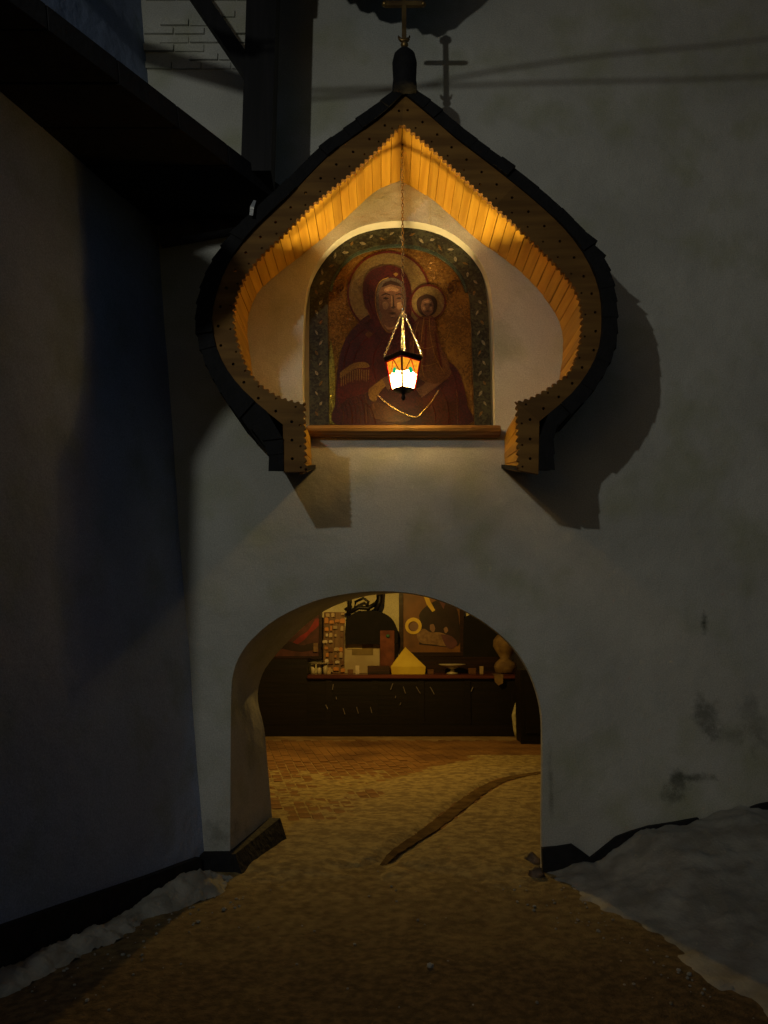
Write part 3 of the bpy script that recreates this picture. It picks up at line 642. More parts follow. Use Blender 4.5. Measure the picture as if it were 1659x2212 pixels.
# ------------------------------------------------------------------ the hanging lantern
LY = 5.41
lan = thing('hanging_lantern', 'glowing red framed lantern with amber panes hanging before the icon', 'lantern')
lc = at(871, 810, LY)
ztop, zbot = at(871, 781, LY).z, at(871, 842, LY).z
rt, rb = (at(909, 776, LY)-at(834, 776, LY)).length/2*1.0, (at(899, 843, LY)-at(850, 843, LY)).length/2
rot = radians(-90 - 6)
def corner(k, t, s=1.0):                                # t 0 = bottom, 1 = top
    r = (rb + (rt-rb)*t)*s; a = rot + k*pi/2
    return Vector((lc.x + r*cos(a), lc.y + r*sin(a), zbot + (ztop-zbot)*t))
M_red = mat('red lantern frame', (.45, .012, .014), .35, (.28, .008, .01), bump=.1)
def glass(name, tr, em, st_):
    m = bpy.data.materials.new(name); m.use_nodes = True; n = m.node_tree.nodes; l = m.node_tree.links
    n.remove(n['Principled BSDF']); out = n['Material Output']
    t = n.new('ShaderNodeBsdfTransparent'); t.inputs[0].default_value = (*tr, 1)
    e = n.new('ShaderNodeEmission'); e.inputs[0].default_value = (*em, 1)
    nz = n.new('ShaderNodeTexNoise'); nz.inputs['Scale'].default_value = 60
    tc = n.new('ShaderNodeTexCoord'); l.new(tc.outputs['Object'], nz.inputs['Vector'])
    mr = n.new('ShaderNodeMapRange'); mr.inputs[3].default_value = st_*.55; mr.inputs[4].default_value = st_*1.5; l.new(nz.outputs['Fac'], mr.inputs[0]); l.new(mr.outputs[0], e.inputs[1])
    g = n.new('ShaderNodeBsdfGlossy'); g.inputs['Roughness'].default_value = .15; g.inputs[0].default_value = (.05, .05, .05, 1)
    ad = n.new('ShaderNodeAddShader'); ad2 = n.new('ShaderNodeAddShader')
    l.new(t.outputs[0], ad.inputs[0]); l.new(e.outputs[0], ad.inputs[1]); l.new(ad.outputs[0], ad2.inputs[0]); l.new(g.outputs[0], ad2.inputs[1])
    l.new(ad2.outputs[0], out.inputs[0]); return m
G_am = glass('amber glass', (.042, .027, .006), (1, .40, .02), .85)
G_lo = glass('clear hot glass', (.035, .025, .012), (1, .69, .22), 36)
G_gr = glass('green jewel glass', (0, 0, 0), (0, .5, .2), .9)
for k in range(4):
    a_, b_ = k, k+1
    def fp(u, t, off=0.0):
        A, B = corner(a_, t, .97), corner(b_, t, .97); p = A.lerp(B, u)
        n = Vector((p.x-lc.x, p.y-lc.y, 0)).normalized(); return p + n*off
    def pane(name, P, m, off=0.0): return obj(name, [fp(u, t, off) for u, t in P], [tuple(range(len(P)))], m, lan)
    pane('amber_pane', [(.04, .52), (.5, .62), (.5, .98), (.04, .98)], G_am); pane('amber_pane', [(.5, .62), (.96, .52), (.96, .98), (.5, .98)], G_am)
    cp_ = pane('clear_pane', [(.04, .03), (.96, .03), (.96, .52), (.5, .62), (.04, .52)], G_lo)
    bm = bmesh.new()
    for sg in ([(.04, .56), (.22, .58), (.46, .96)], [(.96, .56), (.78, .58), (.5, .96)], [(.22, .58), (.04, .40)], [(.78, .58), (.96, .40)]):
        add_tube(bm, [fp(u, t, .004) for u, t in sg], .0036, 5)
    bobj('lead_came', bm, M_red, cp_)
    g = fp(.5, .60, .008); ux = (corner(b_, .5)-corner(a_, .5)).normalized(); nn = Vector((g.x-lc.x, g.y-lc.y, 0)).normalized()
    bm = bmesh.new(); ring_ = [bm.verts.new(g + ux*.021*cos(q*pi/4) + Vector((0, 0, 1))*.024*sin(q*pi/4)) for q in range(8)]; tip = bm.verts.new(g + nn*.006)
    for q in range(8): bm.faces.new((ring_[q], ring_[(q+1) % 8], tip))
    bobj('jewel', bm, G_gr, cp_)
    tube('corner_bar', [corner(k, 0), corner(k, 1)], .0085, M_red, lan, 6)
    tube('top_rail', [corner(k, 1), corner(k+1, 1)], .0065, M_red, lan, 6)
    tube('bottom_rail', [corner(k, 0), corner(k+1, 0)], .006, M_red, lan, 6)
    # black crown plate with beaded rim
    A, B = corner(k, 1, 1.02), corner(k+1, 1, 1.02); A2, B2 = corner(k, 1, 1.16) + Vector((0, 0, .032)), corner(k+1, 1, 1.16) + Vector((0, 0, .032))
    bm = bmesh.new(); v_ = [bm.verts.new(p) for p in (A, B, B2, A2)]; bm.faces.new(v_)
    for q in range(7):
        bmesh.ops.create_icosphere(bm, subdivisions=1, radius=.007, matrix=Matrix.Translation(A2.lerp(B2, (q+.5)/7)))
    bobj('crown', bm, M_iron, lan)
# base with drop finial
lathe('base_drop', (lc.x, lc.y, zbot), [(rb*.98, 0), (rb*.8, -.008), (.035, -.018), (.014, -.026), (.010, -.045), (.016, -.058), (.010, -.072), (.0, -.078)], M_iron, lan, 12)
# chains
def chain(name, a, b, parent, link=.026, r=.0026, w=.0075, sag=0.0):
    n = max(2, int((b-a).length/(link*.78))); bm = bmesh.new(); d = (b-a).normalized()
    s1 = d.cross(Vector((.3, 1, 0))).normalized(); s2 = d.cross(s1)
    for i in range(n):
        t = (i+.5)/n; c = a.lerp(b, t) - Vector((0, 0, sag*4*t*(1-t))); sd = s1 if i % 2 else s2
        P = [c + d*(link*.5)*cos(q*pi/4) + sd*w*sin(q*pi/4) for q in range(9)]
        add_tube(bm, P, r, 4, False)
    return bobj(name, bm, M_brass, parent, True)
knot = at(870, 668, LY)
for k in range(4):
    chain('chain', corner(k, 1, 1.13) + Vector((0, 0, .035)), knot, lan)
rid = soff['r'][0]
hook = Vector((lc.x, LY, rid.z-.015))
chain('main_chain', knot, hook, lan, .034, .003, .008)
tube('hook', [hook+Vector((0, 0, -.03)), hook+Vector((0, 0, .03))], .006, M_iron, lan, 6)
lathe('hub', knot, [(0, -.02), (.012, -.012), (.014, 0), (.012, .012), (0, .02)], M_brass, lan, 10)
ld = bpy.data.lights.new('lantern_bulb', 'POINT'); ld.energy = 120; ld.color = (1, .71, .27); ld.shadow_soft_size = .012
lo = bpy.data.objects.new('bulb', ld); C.objects.link(lo); lo.location = (lc.x, lc.y, at(871, 818, LY).z); lo.parent = lan

# ------------------------------------------------------------------ snow
def bank_b(y): return 1.13 + (5.8-y)*.29               # bank edge, drawn where the light through the arch ends
wl_ = [(1.0, .02), (1.2, .10), (1.33, .09), (1.45, .035), (1.6, .11), (1.87, .20), (2.25, .27), (2.5, .33), (2.75, .33), (3.5, .38), (6, .5)]
def wl_h(x):
    for (a_, ha), (b_, hb) in zip(wl_, wl_[1:]):
        if a_ <= x <= b_: return ha + (hb-ha)*(x-a_)/(b_-a_)
    return wl_[0][1] if x < wl_[0][0] else wl_[-1][1]
def bankf(u, v):
    y = -1 + (WY-.012+1)*v; x = bank_b(y) - .1 + (6.6-bank_b(y)+.1)*u**1.8
    d = x - bank_b(y) + .16*fbm(y*1.7, x*1.7, 9) + .05*fbm(y*8, x*8, 3)
    e = sstep(-.05, .7, d); near = sstep(WY-1.6, WY, y)
    h = e*(.05 + (wl_h(x)-.02)*near + .16*sstep(1.5, 4, x)*(1-near) + .05*near*sstep(.0, .2, d))
    return (x, y, h + .03*e*fbm(x*2.2, y*2.2, 1) + .020*e*fbm(x*7, y*7, 2) + .012*e*abs(fbm(x*22, y*22, 5)) - .03*(1-sstep(-.05, .1, d)))
stuff(grid('snow_bank', 200, 260, bankf, M_snow), 'dull snow bank sloping up against the gate wall', 'snow')
def ridgef(u, v):
    y = -1.0 + 6.75*v; x0 = lw(y, 0) + .06; wdt = .22 + .10*fbm(y*2, 0, 4)
    x = x0 + wdt*u; h = (.06 + .05*fbm(y*2.4, 1, 2) + .08*math.exp(-((y-5.42)/.2)**2)) * sin(pi*min(max(u*.9+.08, 0), 1))**1.0
    x += .12*math.exp(-((y-5.42)/.25)**2)*u
    return (x, y, max(h, 0)*(1 if y < 5.65 else .4) + .030*fbm(x*12, y*12, 6) + .016*abs(fbm(x*28, y*28, 1)) - .024)
stuff(grid('snow_ridge', 40, 420, ridgef, M_snow), 'lumpy snow ridge along the tarred foot of the battered wall', 'snow')
# crumbs of snow and ice kicked over the path
bm = bmesh.new()
for k in range(420):
    if k < 330:
        y = random.uniform(1.5, 5.6); sd = random.random()
        x = (lw(y, 0) + .32 + abs(random.gauss(0, .22))) if sd < .55 else (bank_b(y) - abs(random.gauss(0, .28)))
    else: y = random.uniform(2, 6); x = random.uniform(lw(y, 0)+.3, bank_b(y)+.3)
    r = abs(random.gauss(0, .006)) + .002
    if k % 40 == 0: r *= 2
    bmesh.ops.create_icosphere(bm, subdivisions=1, radius=r, matrix=Matrix.Translation((x, y, gz(x, y)-.012+r*.4)) @ Matrix.Rotation(random.random()*3, 4, 'Z') @ Matrix.Diagonal((1, random.uniform(.6, 1.2), random.uniform(.5, .8), 1)))
stuff(bobj('snow_crumbs', bm, M_snow), 'crumbs of snow scattered over the path before the arch', 'snow')
# frozen lumps at the right jamb
M_lump = mat('dirty ice', (.20, .13, .08), .6, (.05, .03, .02), scale=9, bump=.6, bscale=30)
for (px, py, r, lab) in ((1150, 1862, .06, 'small dark lump of dirty ice at the right jamb, upper one'), (1160, 1892, .05, 'small dark lump of dirty ice at the right jamb, lower one')):
    p = onz(px, py); bm = bmesh.new(); bmesh.ops.create_icosphere(bm, subdivisions=3, radius=r)
    for v_ in bm.verts:
        v_.co *= 1 + .5*fbm(v_.co.x*18, v_.co.y*18, v_.co.z*18+px); v_.co.z *= .8
    o = bobj('ice_lump', bm, M_lump, None, True); o.location = (p.x, p.y, r*.3); tag(o, lab, 'ice', 'ice lumps')

# ------------------------------------------------------------------ the yard beyond the arch
YB = 13.85
M_pave = mat('yard joint sand', (.34, .23, .11), .9, (.20, .13, .06), scale=3, detail=9, bump=.5, bscale=30, spec=.15)
yard = struct(obj('yard_paving', [(-7, 6.6, .003), (7, 6.6, .003), (7, YB+.3, .003), (-7, YB+.3, .003)], [(0, 1, 2, 3)], M_pave))
M_brick = mat('worn paving brick', (.25, .13, .045), .85, (.13, .065, .026), scale=1.6, detail=9, bump=.4, bscale=40, spec=.2, lo=.35, hi=.6)
oi_n, oi_l, oi_b = nodes(M_brick)
ang = radians(11.5); ca, sa = cos(ang), sin(ang)
cells = []
for i in range(-30, 34):
    for j in range(-6, 44):
        lx = i*.112 + (0); ly = j*.212 + (i % 2)*.106
        x = lx*ca - ly*sa + .9; y = lx*sa + ly*ca + 6.9
        lim = .215*y + .25
        if 6.95 < y < 12.9 and -lim*0.80 < x < lim and not (y > 12.6): cells.append((y, x))
cells.sort()
def brick_mesh():
    bm = bmesh.new(); add_box(bm, (-.051, -.101, -.02), (.051, .101, .006), .004); me = bpy.data.meshes.new('paving_brick')
    bmesh.ops.recalc_face_normals(bm, faces=bm.faces[:]); bm.to_mesh(me); bm.free(); me.materials.append(M_brick); return me
bm_ = brick_mesh()
lw_cells = [c for c in cells if c[1] < .35 and 7.2 < c[0] < 10.6]; chosen = set(lw_cells[:300])
for (y, x) in lw_cells[:300]:
    o = bpy.data.objects.new('paving_brick', bm_); C.objects.link(o); o.parent = yard
    o.location = (x, y, .003 + random.uniform(-.003, .004)); o.rotation_euler = (random.uniform(-.02, .02), random.uniform(-.02, .02), ang + random.uniform(-.015, .015))
bm = bmesh.new()
for c in cells:
    if c in chosen: continue
    y, x = c; m4 = Matrix.Translation((x, y, .002+random.uniform(-.003, .003))) @ Matrix.Rotation(ang+random.uniform(-.015, .015), 4, 'Z') @ Matrix.Diagonal((.102, .202, .016, 1))
    bmesh.ops.create_cube(bm, size=1, matrix=m4)
o = bobj('paving_bricks', bm, M_brick, yard); o['kind'] = 'stuff'
# sandy snow film lying over parts of the paving, and the dark wheel track through it
M_film = mat('sandy snow film', (.38, .29, .12), .85, (.20, .14, .06), scale=13, detail=9, bump=.7, bscale=28, spec=.2)
TRK = resample(catmull([onz(*p) for p in [(800, 1885), (838, 1858), (880, 1828), (930, 1795), (980, 1757), (1030, 1718), (1070, 1695), (1110, 1682), (1175, 1671), (1230, 1668)]], 6), .05)
def filmf(u, v):
    y = 5.3 + 5.8*v; x = -2.0 + 4.3*u
    g = min((abs((x-p.x)) if abs(y-p.y) < .06 else 9)*0 + math.hypot(x-p.x, y-p.y) for p in TRK); wob = .03*fbm(x*9, y*9, 3)
    br = sstep(.5, -.3, x + .9*(8.3-y)*.35) * sstep(7.0, 7.5, y)
    return (x, y, .034 + .006*fbm(x*1.4, y*1.4, 7) + .005*fbm(x*7, y*7, 8) - (.025 + .008*fbm(x*.9, y*.9, 2))*br - .02*sstep(9.6, 10.8, y) - .034*sstep(.16, .05, g + wob) - .06*sstep(6.2, 5.5, y + .35*fbm(x*2, y*2, 6)))
stuff(grid('snow_film', 160, 220, filmf, M_film), 'thin sandy snow film over the yard paving bricks', 'snow')
M_track = mat('wet dark track', (.15, .095, .038), .95, (.08, .048, .02), scale=8, detail=8, bump=.5, bscale=40, spec=.04)
trk = catmull([onz(*p) for p in [(790, 1900), (838, 1858), (880, 1828), (930, 1795), (980, 1757), (1030, 1718), (1070, 1695), (1110, 1682), (1175, 1671), (1230, 1668)]], 8)
v = []; f = []
for i, p in enumerate(trk):
    d = (trk[min(i+1, len(trk)-1)]-trk[max(i-1, 0)]).normalized(); nx = Vector((-d.y, d.x, 0)); t = i/(len(trk)-1)
    w = (.004 + .068*max(0, sin(pi*min(t*.9, 1)))**.8) * (1 + .25*fbm(p.x*7, p.y*7))
    for s in (-1, -.5, 0, .5, 1): v.append(p + nx*w*s*(1+.2*fbm(p.x*15, p.y*15, s)) + Vector((0, 0, .0185 - .05*sstep(6.25, 5.85, p.y))))
    if i:
        for k in range(4): f.append((5*i-5+k, 5*i-4+k, 5*i+1+k, 5*i+k))
tr_ = stuff(obj('wheel_track', v, f, M_track, None, True), 'dark curved wet wheel track through the sandy snow', 'track')

# yard wall and lamp
yw = tag(box('yard_wall', (-8, YB, -.1), (8, YB+.4, 6), M_yardwall), 'cream plastered yard wall behind the long dark counter', 'wall')
for sx in (-1, 1):
    tag(box('side_wall', (sx*7.0-.15, BY+.3, -.1), (sx*7.0+.15, YB-.003, 5), M_yardwall), 'cream plastered side wall closing the yard on the ' + ('far right' if sx > 0 else 'far left'), 'wall')
yl = thing('yard_lamp', 'tall yard lamp with wide black shade, lighting the paving', 'yard lamp')
YL = Vector((-.42, 10.4, 3.0))
tube('pole', [(3.0, 10.3, -.05), (3.0, 10.3, 3.5), (2.9, 10.3, 3.65), (-.42, 10.4, 3.6), (-.42, 10.4, 3.15)], .035, M_iron, yl, 8)
lathe('shade', (YL.x, YL.y, YL.z), [(.03, .2), (.08, .17), (.26, .0), (.265, -.01), (.08, .15), (0, .16)], M_iron, yl, 20)
ld = bpy.data.lights.new('yard_bulb', 'POINT'); ld.energy = 215; ld.color = (1, .60, .12); ld.shadow_soft_size = .06
lo = bpy.data.objects.new('bulb', ld); C.objects.link(lo); lo.location = YL; lo.parent = yl

# the counter
CY = 13.15
M_cnt = wood('near black carved oak', (.008, .005, .005), (.004, .003, .003), 'X', .55)
M_ctop = wood('dark red counter top', (.11, .03, .022), (.05, .014, .012), 'X', .3)
M_silver = mat('pale glint', (.22, .19, .19), .4, bump=.2)
cnt = thing('counter', 'long near-black carved counter with dark red top in the yard', 'counter')
cl, crr = at(560, 1500, CY).x, at(1160, 1500, CY).x; ctz = at(900, 1462, CY).z
box('front_panel', (cl, CY, .0), (crr, CY+.03, ctz-.03), M_cnt, cnt)
box('base_moulding', (cl, CY-.05, -.002), (crr, CY-.002, at(900, 1566, CY).z), M_cnt, cnt, .008)
box('side_panel', (cl, CY+.032, 0), (cl+.03, CY+.6, ctz-.03), M_cnt, cnt); box('side_panel', (crr-.03, CY+.032, 0), (crr, CY+.6, ctz-.03), M_cnt, cnt)
tl, trr = at(664, 1462, CY-.05).x, crr + .04
box('counter_top', (tl, CY-.07, ctz-.028), (trr, CY+.62, ctz+.035), M_ctop, cnt, .012)
box('left_cabinet', (cl-.1, CY-.02, 0), (tl-.004, CY+.62, at(620, 1424, CY).z), M_cnt, cnt, .01)
for k in range(6):                                      # raised frame and stiles on the front
    x = cl + (crr-cl)*(k+.5)/6
    box('stile', (x-.05, CY-.022, .17), (x+.05, CY-.001, ctz-.06), M_cnt, cnt, .006)
def mark(P, w=.007):  # pale strokes paint glints of light on the carved front
    bm = bmesh.new(); add_tube(bm, [at(x, y, CY-.028) for x, y in P], w, 4); return bobj('carving_glint', bm, M_silver, cnt)
for P in ([(720, 1478), (718, 1490)], [(849, 1476), (844, 1490)], [(871, 1483), (876, 1498)], [(899, 1483), (904, 1492), (908, 1498)], [(929, 1484), (934, 1492), (938, 1500)], [(855, 1503), (854, 1508)], [(726, 1505), (727, 1511)], [(741, 1530), (745, 1543)], [(770, 1527), (774, 1541)], [(800, 1527), (803, 1540)], [(703, 1522), (708, 1532)], [(866, 1518), (864, 1523)], [(1022, 1484), (1018, 1494)]):
    mark(P)
# things on the counter
BZ = ctz + .035
M_yel = mat('yellow card', (.62, .46, .045), .7, (.52, .36, .03), scale=3, bump=.05)
def tp(px, py, D): return at(px, py, D)
D2 = CY + .12
P = [(847, 1451), (845, 1440), (873, 1398), (879, 1398), (918, 1440), (918, 1451)]
zb = BZ
pr = [xz(x, y, D2) for x, y in P]; pr = [(x, max(z, zb+.001)) for x, z in pr]; pr[0] = (pr[0][0], zb+.001); pr[-1] = (pr[-1][0], zb+.001)
apx = (pr[2][0]+pr[3][0])/2; bm = bmesh.new()
xl, xr, zsh = pr[1][0], pr[4][0], pr[1][1]
vb = [bm.verts.new(p) for p in ((xl+.01, D2, zb+.001), (xr, D2, zb+.001), (xr, D2+.36, zb+.001), (xl+.01, D2+.36, zb+.001))]
vm = [bm.verts.new(p) for p in ((xl-.005, D2-.01, zsh), (xr+.01, D2-.01, zsh), (xr+.01, D2+.37, zsh), (xl-.005, D2+.37, zsh))]
vt = bm.verts.new((apx, D2+.18, pr[2][1])) 
bm.faces.new(vb)
for k in range(4): bm.faces.new((vb[k], vb[(k+1) % 4], vm[(k+1) % 4], vm[k])); bm.faces.new((vm[k], vm[(k+1) % 4], vt))
tag(bobj('pyramid_box', bm, M_yel), 'yellow pyramid-topped box standing on the dark counter', 'box')
M_ivory = mat('ivory china', (.50, .44, .30), .4, (.4, .34, .22), bump=.05)
def dish(px0, px1, py, lab, D):
    a_, b_ = at(px0, py, D), at(px1, py, D); c = (a_+b_)/2; r = (b_.x-a_.x)/2; h = c.z - BZ
    tag(lathe('footed_dish', (c.x, D, BZ+.001), [(r*.42, 0), (r*.45, .012), (r*.16, .03), (r*.14, h*.5), (r*.5, h*.75), (r, h), (r*1.0, h+.012), (r*.9, h+.008), (r*.3, h*.85), (0, h*.83)], M_ivory, None, 24), lab, 'dish', 'footed dishes on the counter')
dish(948, 1006, 1436, 'ivory footed dish between the yellow box and the dark arched screen', CY+.25)
# stand at the left end: plate on three white cups
std = thing('cup_stand', 'white plate resting on small cups at the counter\'s left end', 'cups')
p0_, p1_ = at(664, 1434, CY+.15), at(704, 1434, CY+.15)
tl2 = p0_.x
lathe('plate', ((p0_.x+p1_.x)/2+.04, CY+.2, p0_.z), [(.0, -.005), (.13, -.004), (.17, .012), (.172, .018), (.12, .004), (0, .003)], M_ivory, std, 20)
for k in range(3):
    x = p0_.x + .07 + k*.10
    lathe('cup', (x+.02, CY+.18, BZ+.001), [(.02, 0), (.034, .01), (.04, p0_.z-BZ-.012), (.034, p0_.z-BZ-.014), (.03, .014), (0, .012)], M_ivory, std, 14)
tag(box('low_box', (at(794, 1445, CY+.1).x, CY+.08, BZ+.001), (at(842, 1445, CY+.1).x, CY+.3, at(800, 1439, CY+.1).z), wood('dark box wood', (.05, .02, .014), (.02, .01, .008), 'X'), None, .006), 'low dark wooden box beside the yellow pyramid-topped box', 'box')
M_redb = mat('brick red cloth cover', (.17, .05, .025), .8, (.10, .028, .016), scale=8)
bk = thing('standing_book', 'brick-red book with green emblem, upright on the counter', 'book')
b0_, b1_ = at(821, 1436, CY+.32), at(852, 1362, CY+.32)
bb_ = box('book_block', (b0_.x, CY+.32, BZ+.001), (b1_.x, CY+.40, b1_.z), M_redb, bk, .006)
g_ = at(838, 1374, CY+.315); lathe('emblem', (g_.x, CY+.317, g_.z), [(0, -.03), (.03, -.02), (.034, 0), (.03, .02), (0, .03)], mat('green emblem', (.05, .16, .09), .5), bb_, 10)
# rack of small icons and trinkets
rk = thing('trinket_rack', 'tall rack of small shiny icons and trinkets on the counter', 'rack')
r0, r1 = at(698, 1436, CY+.35), at(744, 1322, CY+.35)
box('back_panel', (r0.x, CY+.40, BZ+.001), (r1.x, CY+.43, r1.z), wood('rack board', (.17, .10, .05), (.10, .055, .03), 'Z'), rk)
tm = [mat('trinket tan', (.42, .30, .15), .5), mat('trinket pale', (.62, .52, .38), .3), mat('trinket brown', (.16, .07, .03), .4), mat('trinket orange', (.5, .2, .04), .5), mat('trinket gilt', (.7, .5, .22), .25, metal=.9)]
nrow = 9; ncol = 4
for i in range(nrow):
    z = BZ + .06 + (r1.z-BZ-.10)*i/(nrow-1)
    for j in range(ncol):
        if random.random() < .1: continue
        z = BZ + .06 + (r1.z-BZ-.10)*i/(nrow-1)
        x = r0.x + (r1.x-r0.x)*(j+.5)/ncol + random.uniform(-.025, .025); z += random.uniform(-.018, .018); w = random.uniform(.016, .045); h = random.uniform(.018, .048)
        m_ = random.choice(tm[:4]) if i < 7 else random.choice([tm[3], tm[0], tm[3]])
        prism('small_icon', [(x-w, z-h), (x+w, z-h), (x+w, z+h*.6), (x+w*.5, z+h), (x-w*.5, z+h), (x-w, z+h*.6)], CY+.372-random.uniform(0, .015), CY+.398, m_, rk)
        if random.random() < .35:
            lathe('bead', (x+random.uniform(-w, w), CY+.36, z-h), [(0, -.012), (.014, 0), (0, .012)], tm[4], rk, 8)
# pale framed sheet leaning behind the counter
ps = thing('pale_panel', 'pale framed sheet with an olive square behind the counter', 'panel')
s0, s1 = at(744, 1448, CY+.5), at(820, 1352, CY+.5)
box('sheet', (s0.x, CY+.5, BZ+.001), (s1.x, CY+.52, s1.z), mat('pale sheet', (.44, .36, .22), .8, (.36, .28, .16), scale=4, bump=.05), ps)
q0, q1 = at(760, 1415, CY+.49), at(806, 1372, CY+.49)
box('olive_square', (q0.x, CY+.492, q0.z), (q1.x, CY+.499, q1.z), mat('olive print', (.24, .17, .07), .8), ps)
q0, q1 = at(750, 1402, CY+.48), at(782, 1376, CY+.48)
box('card', (q0.x, CY+.482, q0.z), (q1.x, CY+.490, q1.z), mat('cream card', (.5, .4, .2), .8), ps)

for (px, w, h, m_, lab) in ((708, .05, .10, tm[0], 'small tan box leaning by the trinket rack'), (757, .045, .07, tm[2], 'small brown box in front of the pale sheet'), (772, .03, .13, tm[1], 'small pale candle box in front of the pale sheet'), (930, .05, .07, tm[2], 'small brown box right of the yellow pyramid-topped box'), (1020, .06, .09, tm[2], 'small brown box right of the ivory footed dish'), (1040, .03, .12, tm[0], 'small tan candle box left of the ochre vase')):
    q = at(px, 1448, CY+.2); bm = bmesh.new(); add_box(bm, (q.x-w, CY+.18, BZ+.001), (q.x+w, CY+.18+w, BZ+h), .004); add_box(bm, (q.x-w*1.06, CY+.177, BZ+h*.72), (q.x+w*1.06, CY+.183+w, BZ+h*1.04), .004)
    tag(bobj('small_box', bm, m_), lab, 'box', 'small boxes on the counter')
# dark arched hood on the yard wall, wrought iron bracket above it
def wallshape(name, P, y, m, parent=None, th=.04, D=None, smooth=True):
    D = D or y
    Q = [xz(a_, b_, D) for a_, b_ in (cm(P, 3) if smooth else P)]
    return prism(name, Q, y, y+th, m, parent)
M_void = mat('shade and board black', (.007, .005, .005), .9, (.004, .003, .003), bump=.2)  # shade of the hood's recess is put into this black
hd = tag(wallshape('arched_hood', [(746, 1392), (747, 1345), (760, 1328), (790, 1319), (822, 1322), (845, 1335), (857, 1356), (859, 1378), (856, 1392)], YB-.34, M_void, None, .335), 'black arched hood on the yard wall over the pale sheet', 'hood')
ib = thing('iron_bracket', 'black wrought iron scroll bracket on top of the arched hood', 'bracket')
for P, r in (([(752, 1330), (756, 1300), (752, 1270)], .035), ([(756, 1322), (775, 1312), (795, 1314), (812, 1304), (818, 1286), (816, 1265)], .04), ([(765, 1318), (768, 1300), (785, 1292), (796, 1300), (792, 1312)], .025), ([(812, 1318), (820, 1300), (822, 1265)], .045), ([(745, 1318), (760, 1308)], .03)):
    tube('scroll', [at(x, y, YB-.3) for x, y in P], r, M_iron, ib, 7)
at_w = at(818, 1265, YB-.3); box('wall_plate', (at_w.x-.3, YB-.31, at_w.z-.02), (at_w.x+.1, YB-.003, at_w.z+.06), M_iron, ib)

# large framed icon behind the counter
def framed(name, lab, x0, y0_, x1, y1_, D, ground, parts, frame_m, fw=.05, lean=0):
    t = thing(name, lab, 'icon')
    a_, b_ = at(x0, y1_, D), at(x1, y0_, D)
    prism('frame', [(a_.x, a_.z), (b_.x, a_.z), (b_.x, b_.z), (a_.x, b_.z)], D-.03, D+.04, frame_m, t, [[(a_.x+fw, a_.z+fw), (b_.x-fw, a_.z+fw), (b_.x-fw, b_.z-fw), (a_.x+fw, b_.z-fw)]])
    box('painted_ground', (a_.x+fw*.9, D, a_.z+fw*.9), (b_.x-fw*.9, D+.03, b_.z-fw*.9), ground, t)
    for i, (nm, P, m, sm) in enumerate(parts):
        Q = [xz(*p, D-.004) for p in (cm(list(P)+[P[0]], 3)[:-1] if sm else P)]
        prism(nm, Q, D-.004-.0012*i, D+.002, m, t)
    return t
PB = mat('umber paint', (.20, .085, .025), .45, (.12, .05, .018), scale=3, bump=.05)
PD = mat('dark robe paint', (.028, .012, .012), .4, (.016, .008, .008), bump=.05)
PG = mat('gilt paint', (.75, .52, .06), .35, (.6, .4, .05), bump=.05)
PT = mat('tan linen paint', (.26, .15, .07), .5, (.15, .08, .04), scale=14, bump=.05)
PM = mat('mauve paint', (.12, .04, .05), .5, bump=.05)
PF = mat('face paint', (.26, .14, .09), .5, bump=.05)
FR = wood('dark frame', (.035, .016, .012), (.018, .009, .008), 'X', .35)
ringo = disc(893, 1352, 18, 20); ringi = disc(893, 1353, 11, 20)
fi = framed('framed_icon', 'large framed icon of a dark-robed figure bending over a haloed child', 862, 1215, 1000, 1418, YB-.06, PB, [
    ('robe', [(905, 1392), (912, 1360), (905, 1330), (920, 1310), (945, 1296), (965, 1292), (985, 1312), (992, 1345), (990, 1395)], PD, True),
    ('large_halo', [(914, 1284), (924, 1284), (930, 1300), (940, 1318), (934, 1322), (922, 1306)], PG, False),
    ('collar', [(944, 1290), (966, 1290), (958, 1316)], PM, False),
    ('swaddled_child', [(900, 1366), (915, 1358), (930, 1366), (950, 1366), (972, 1376), (980, 1392), (960, 1396), (935, 1392), (912, 1390), (902, 1380)], PT, True),
    ('swaddling_end', [(952, 1370), (975, 1374), (988, 1390), (975, 1402), (962, 1394)], PM, True),
    ('hand', [(929, 1350), (936, 1348), (940, 1358), (936, 1366), (929, 1360)], PF, True),
    ('hand', [(958, 1358), (964, 1354), (968, 1362), (962, 1368)], PF, True)], FR, .07)
Dh = YB-.075
prism('halo_ring', [xz(*p, Dh) for p in ringo], Dh, Dh+.006, PG, fi, [[xz(*p, Dh) for p in ringi]])
prism('child_head', [xz(*p, Dh) for p in disc(895, 1354, 10, 14)], Dh+.001, Dh+.006, PF, fi)
box('ledge', (at(872, 1420, YB-.12).x, YB-.13, BZ-.02), (at(1096, 1420, YB-.12).x, YB-.125+.003, at(900, 1419, YB-.12).z), FR, fi)
# red picture at the left
PR = mat('crimson paint', (.30, .012, .015), .5, (.14, .008, .01), scale=5, bump=.05)
PR2 = mat('dull maroon paint', (.10, .028, .025), .6, (.05, .014, .014), scale=5, bump=.05)
fi2 = framed('red_picture', 'maroon framed picture with a bright crimson slanting cloak', 575, 1250, 697, 1424, YB-.06, PR2, [
    ('cloak', [(632, 1388), (648, 1374), (664, 1364), (676, 1346), (682, 1336), (690, 1338), (688, 1352), (672, 1366), (655, 1384), (640, 1392)], PR, True),
    ('dark_figure', [(605, 1400), (620, 1384), (650, 1394), (680, 1388), (688, 1400), (650, 1408)], PD, True)], FR, .05)
q0, q1 = at(677, 1408, YB-.1), at(687, 1389, YB-.1)
tag(box('price_card', (q0.x, YB-.105, q0.z), (q1.x, YB-.095, q1.z), PT), 'small ochre card stuck on the maroon picture\'s frame', 'card')
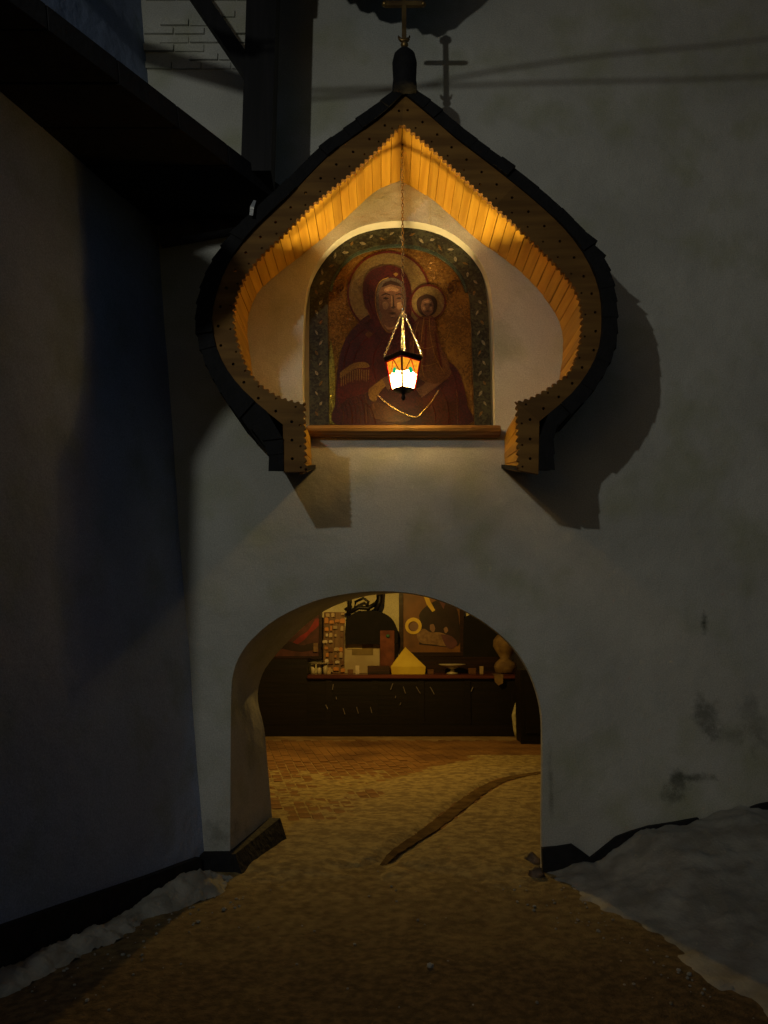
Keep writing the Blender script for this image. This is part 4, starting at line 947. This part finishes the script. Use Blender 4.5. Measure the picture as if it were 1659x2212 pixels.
# dark arched panel at the right with ochre drapery
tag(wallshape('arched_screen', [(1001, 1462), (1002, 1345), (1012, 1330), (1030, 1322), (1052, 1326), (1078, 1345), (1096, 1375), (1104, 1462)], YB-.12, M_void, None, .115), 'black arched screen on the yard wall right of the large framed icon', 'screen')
M_och = mat('ochre cloth', (.2, .125, .05), .8, (.12, .07, .03), scale=9, bump=.3)
vs = thing('draped_vase', 'ochre round vase with cloth base at the counter\'s right end', 'vase')
c0 = at(1092, 1450, CY+.3)
def vz(py): return at(1092, py, CY+.3).z - BZ
lathe('vase', (c0.x, CY+.3, BZ+.001), [(.10, 0), (.17, .02), (.19, vz(1440)), (.17, vz(1432)), (.08, vz(1422)), (.14, vz(1410)), (.20, vz(1396)), (.19, vz(1382)), (.11, vz(1370)), (.08, vz(1362)), (.07, vz(1362)), (.05, vz(1380)), (0, vz(1385))], M_och, vs, 18)
q0 = at(1074, 1446, CY-.03); 
obj('cloth_end', [(q0.x-.06, CY-.074, BZ+.004), (q0.x+.09, CY-.074, BZ+.004), (q0.x+.08, CY-.085, BZ-.13), (q0.x+.01, CY-.088, BZ-.17), (q0.x-.05, CY-.085, BZ-.11), (q0.x-.06, CY+.2, BZ+.006), (q0.x+.09, CY+.2, BZ+.006)], [(0, 1, 2, 3, 4), (5, 6, 1, 0)], M_och, vs)
# pale rolled cloth at the counter's right end and the dark bin beyond it
a_ = at(1117, 1590, CY-.12); b_ = at(1120, 1512, CY-.08)
tag(tube('rolled_banner', [(a_.x-.01, CY-.14, .002), (a_.x-.02, CY-.13, .12), (a_.x-.035, CY-.11, .34), (b_.x-.01, CY-.09, b_.z-.06), (b_.x+.02, CY-.085, b_.z)], [.025, .04, .042, .05, .04], mat('pale cloth roll', (.5, .46, .27), .8, (.34, .31, .18), scale=14), None, 10), 'pale rolled cloth leaning on the counter\'s right end', 'cloth')
d0 = at(1128, 1620, 12.2); d1 = at(1128, 1455, 12.2)
cb_ = thing('dark_cabinet', 'tall black cabinet standing in front of the counter\'s right end', 'cabinet')
box('carcass', (d0.x, 12.2, 0.0), (d0.x+1.0, 12.72, d1.z+.05), M_cnt, cb_, .012)
box('foot_rail', (d0.x-.02, 12.17, -.001), (d0.x+1.02, 12.198, .12), M_cnt, cb_, .006)
box('door', (d0.x+.06, 12.178, .16), (d0.x+.94, 12.198, d1.z-.05), M_cnt, cb_, .006)
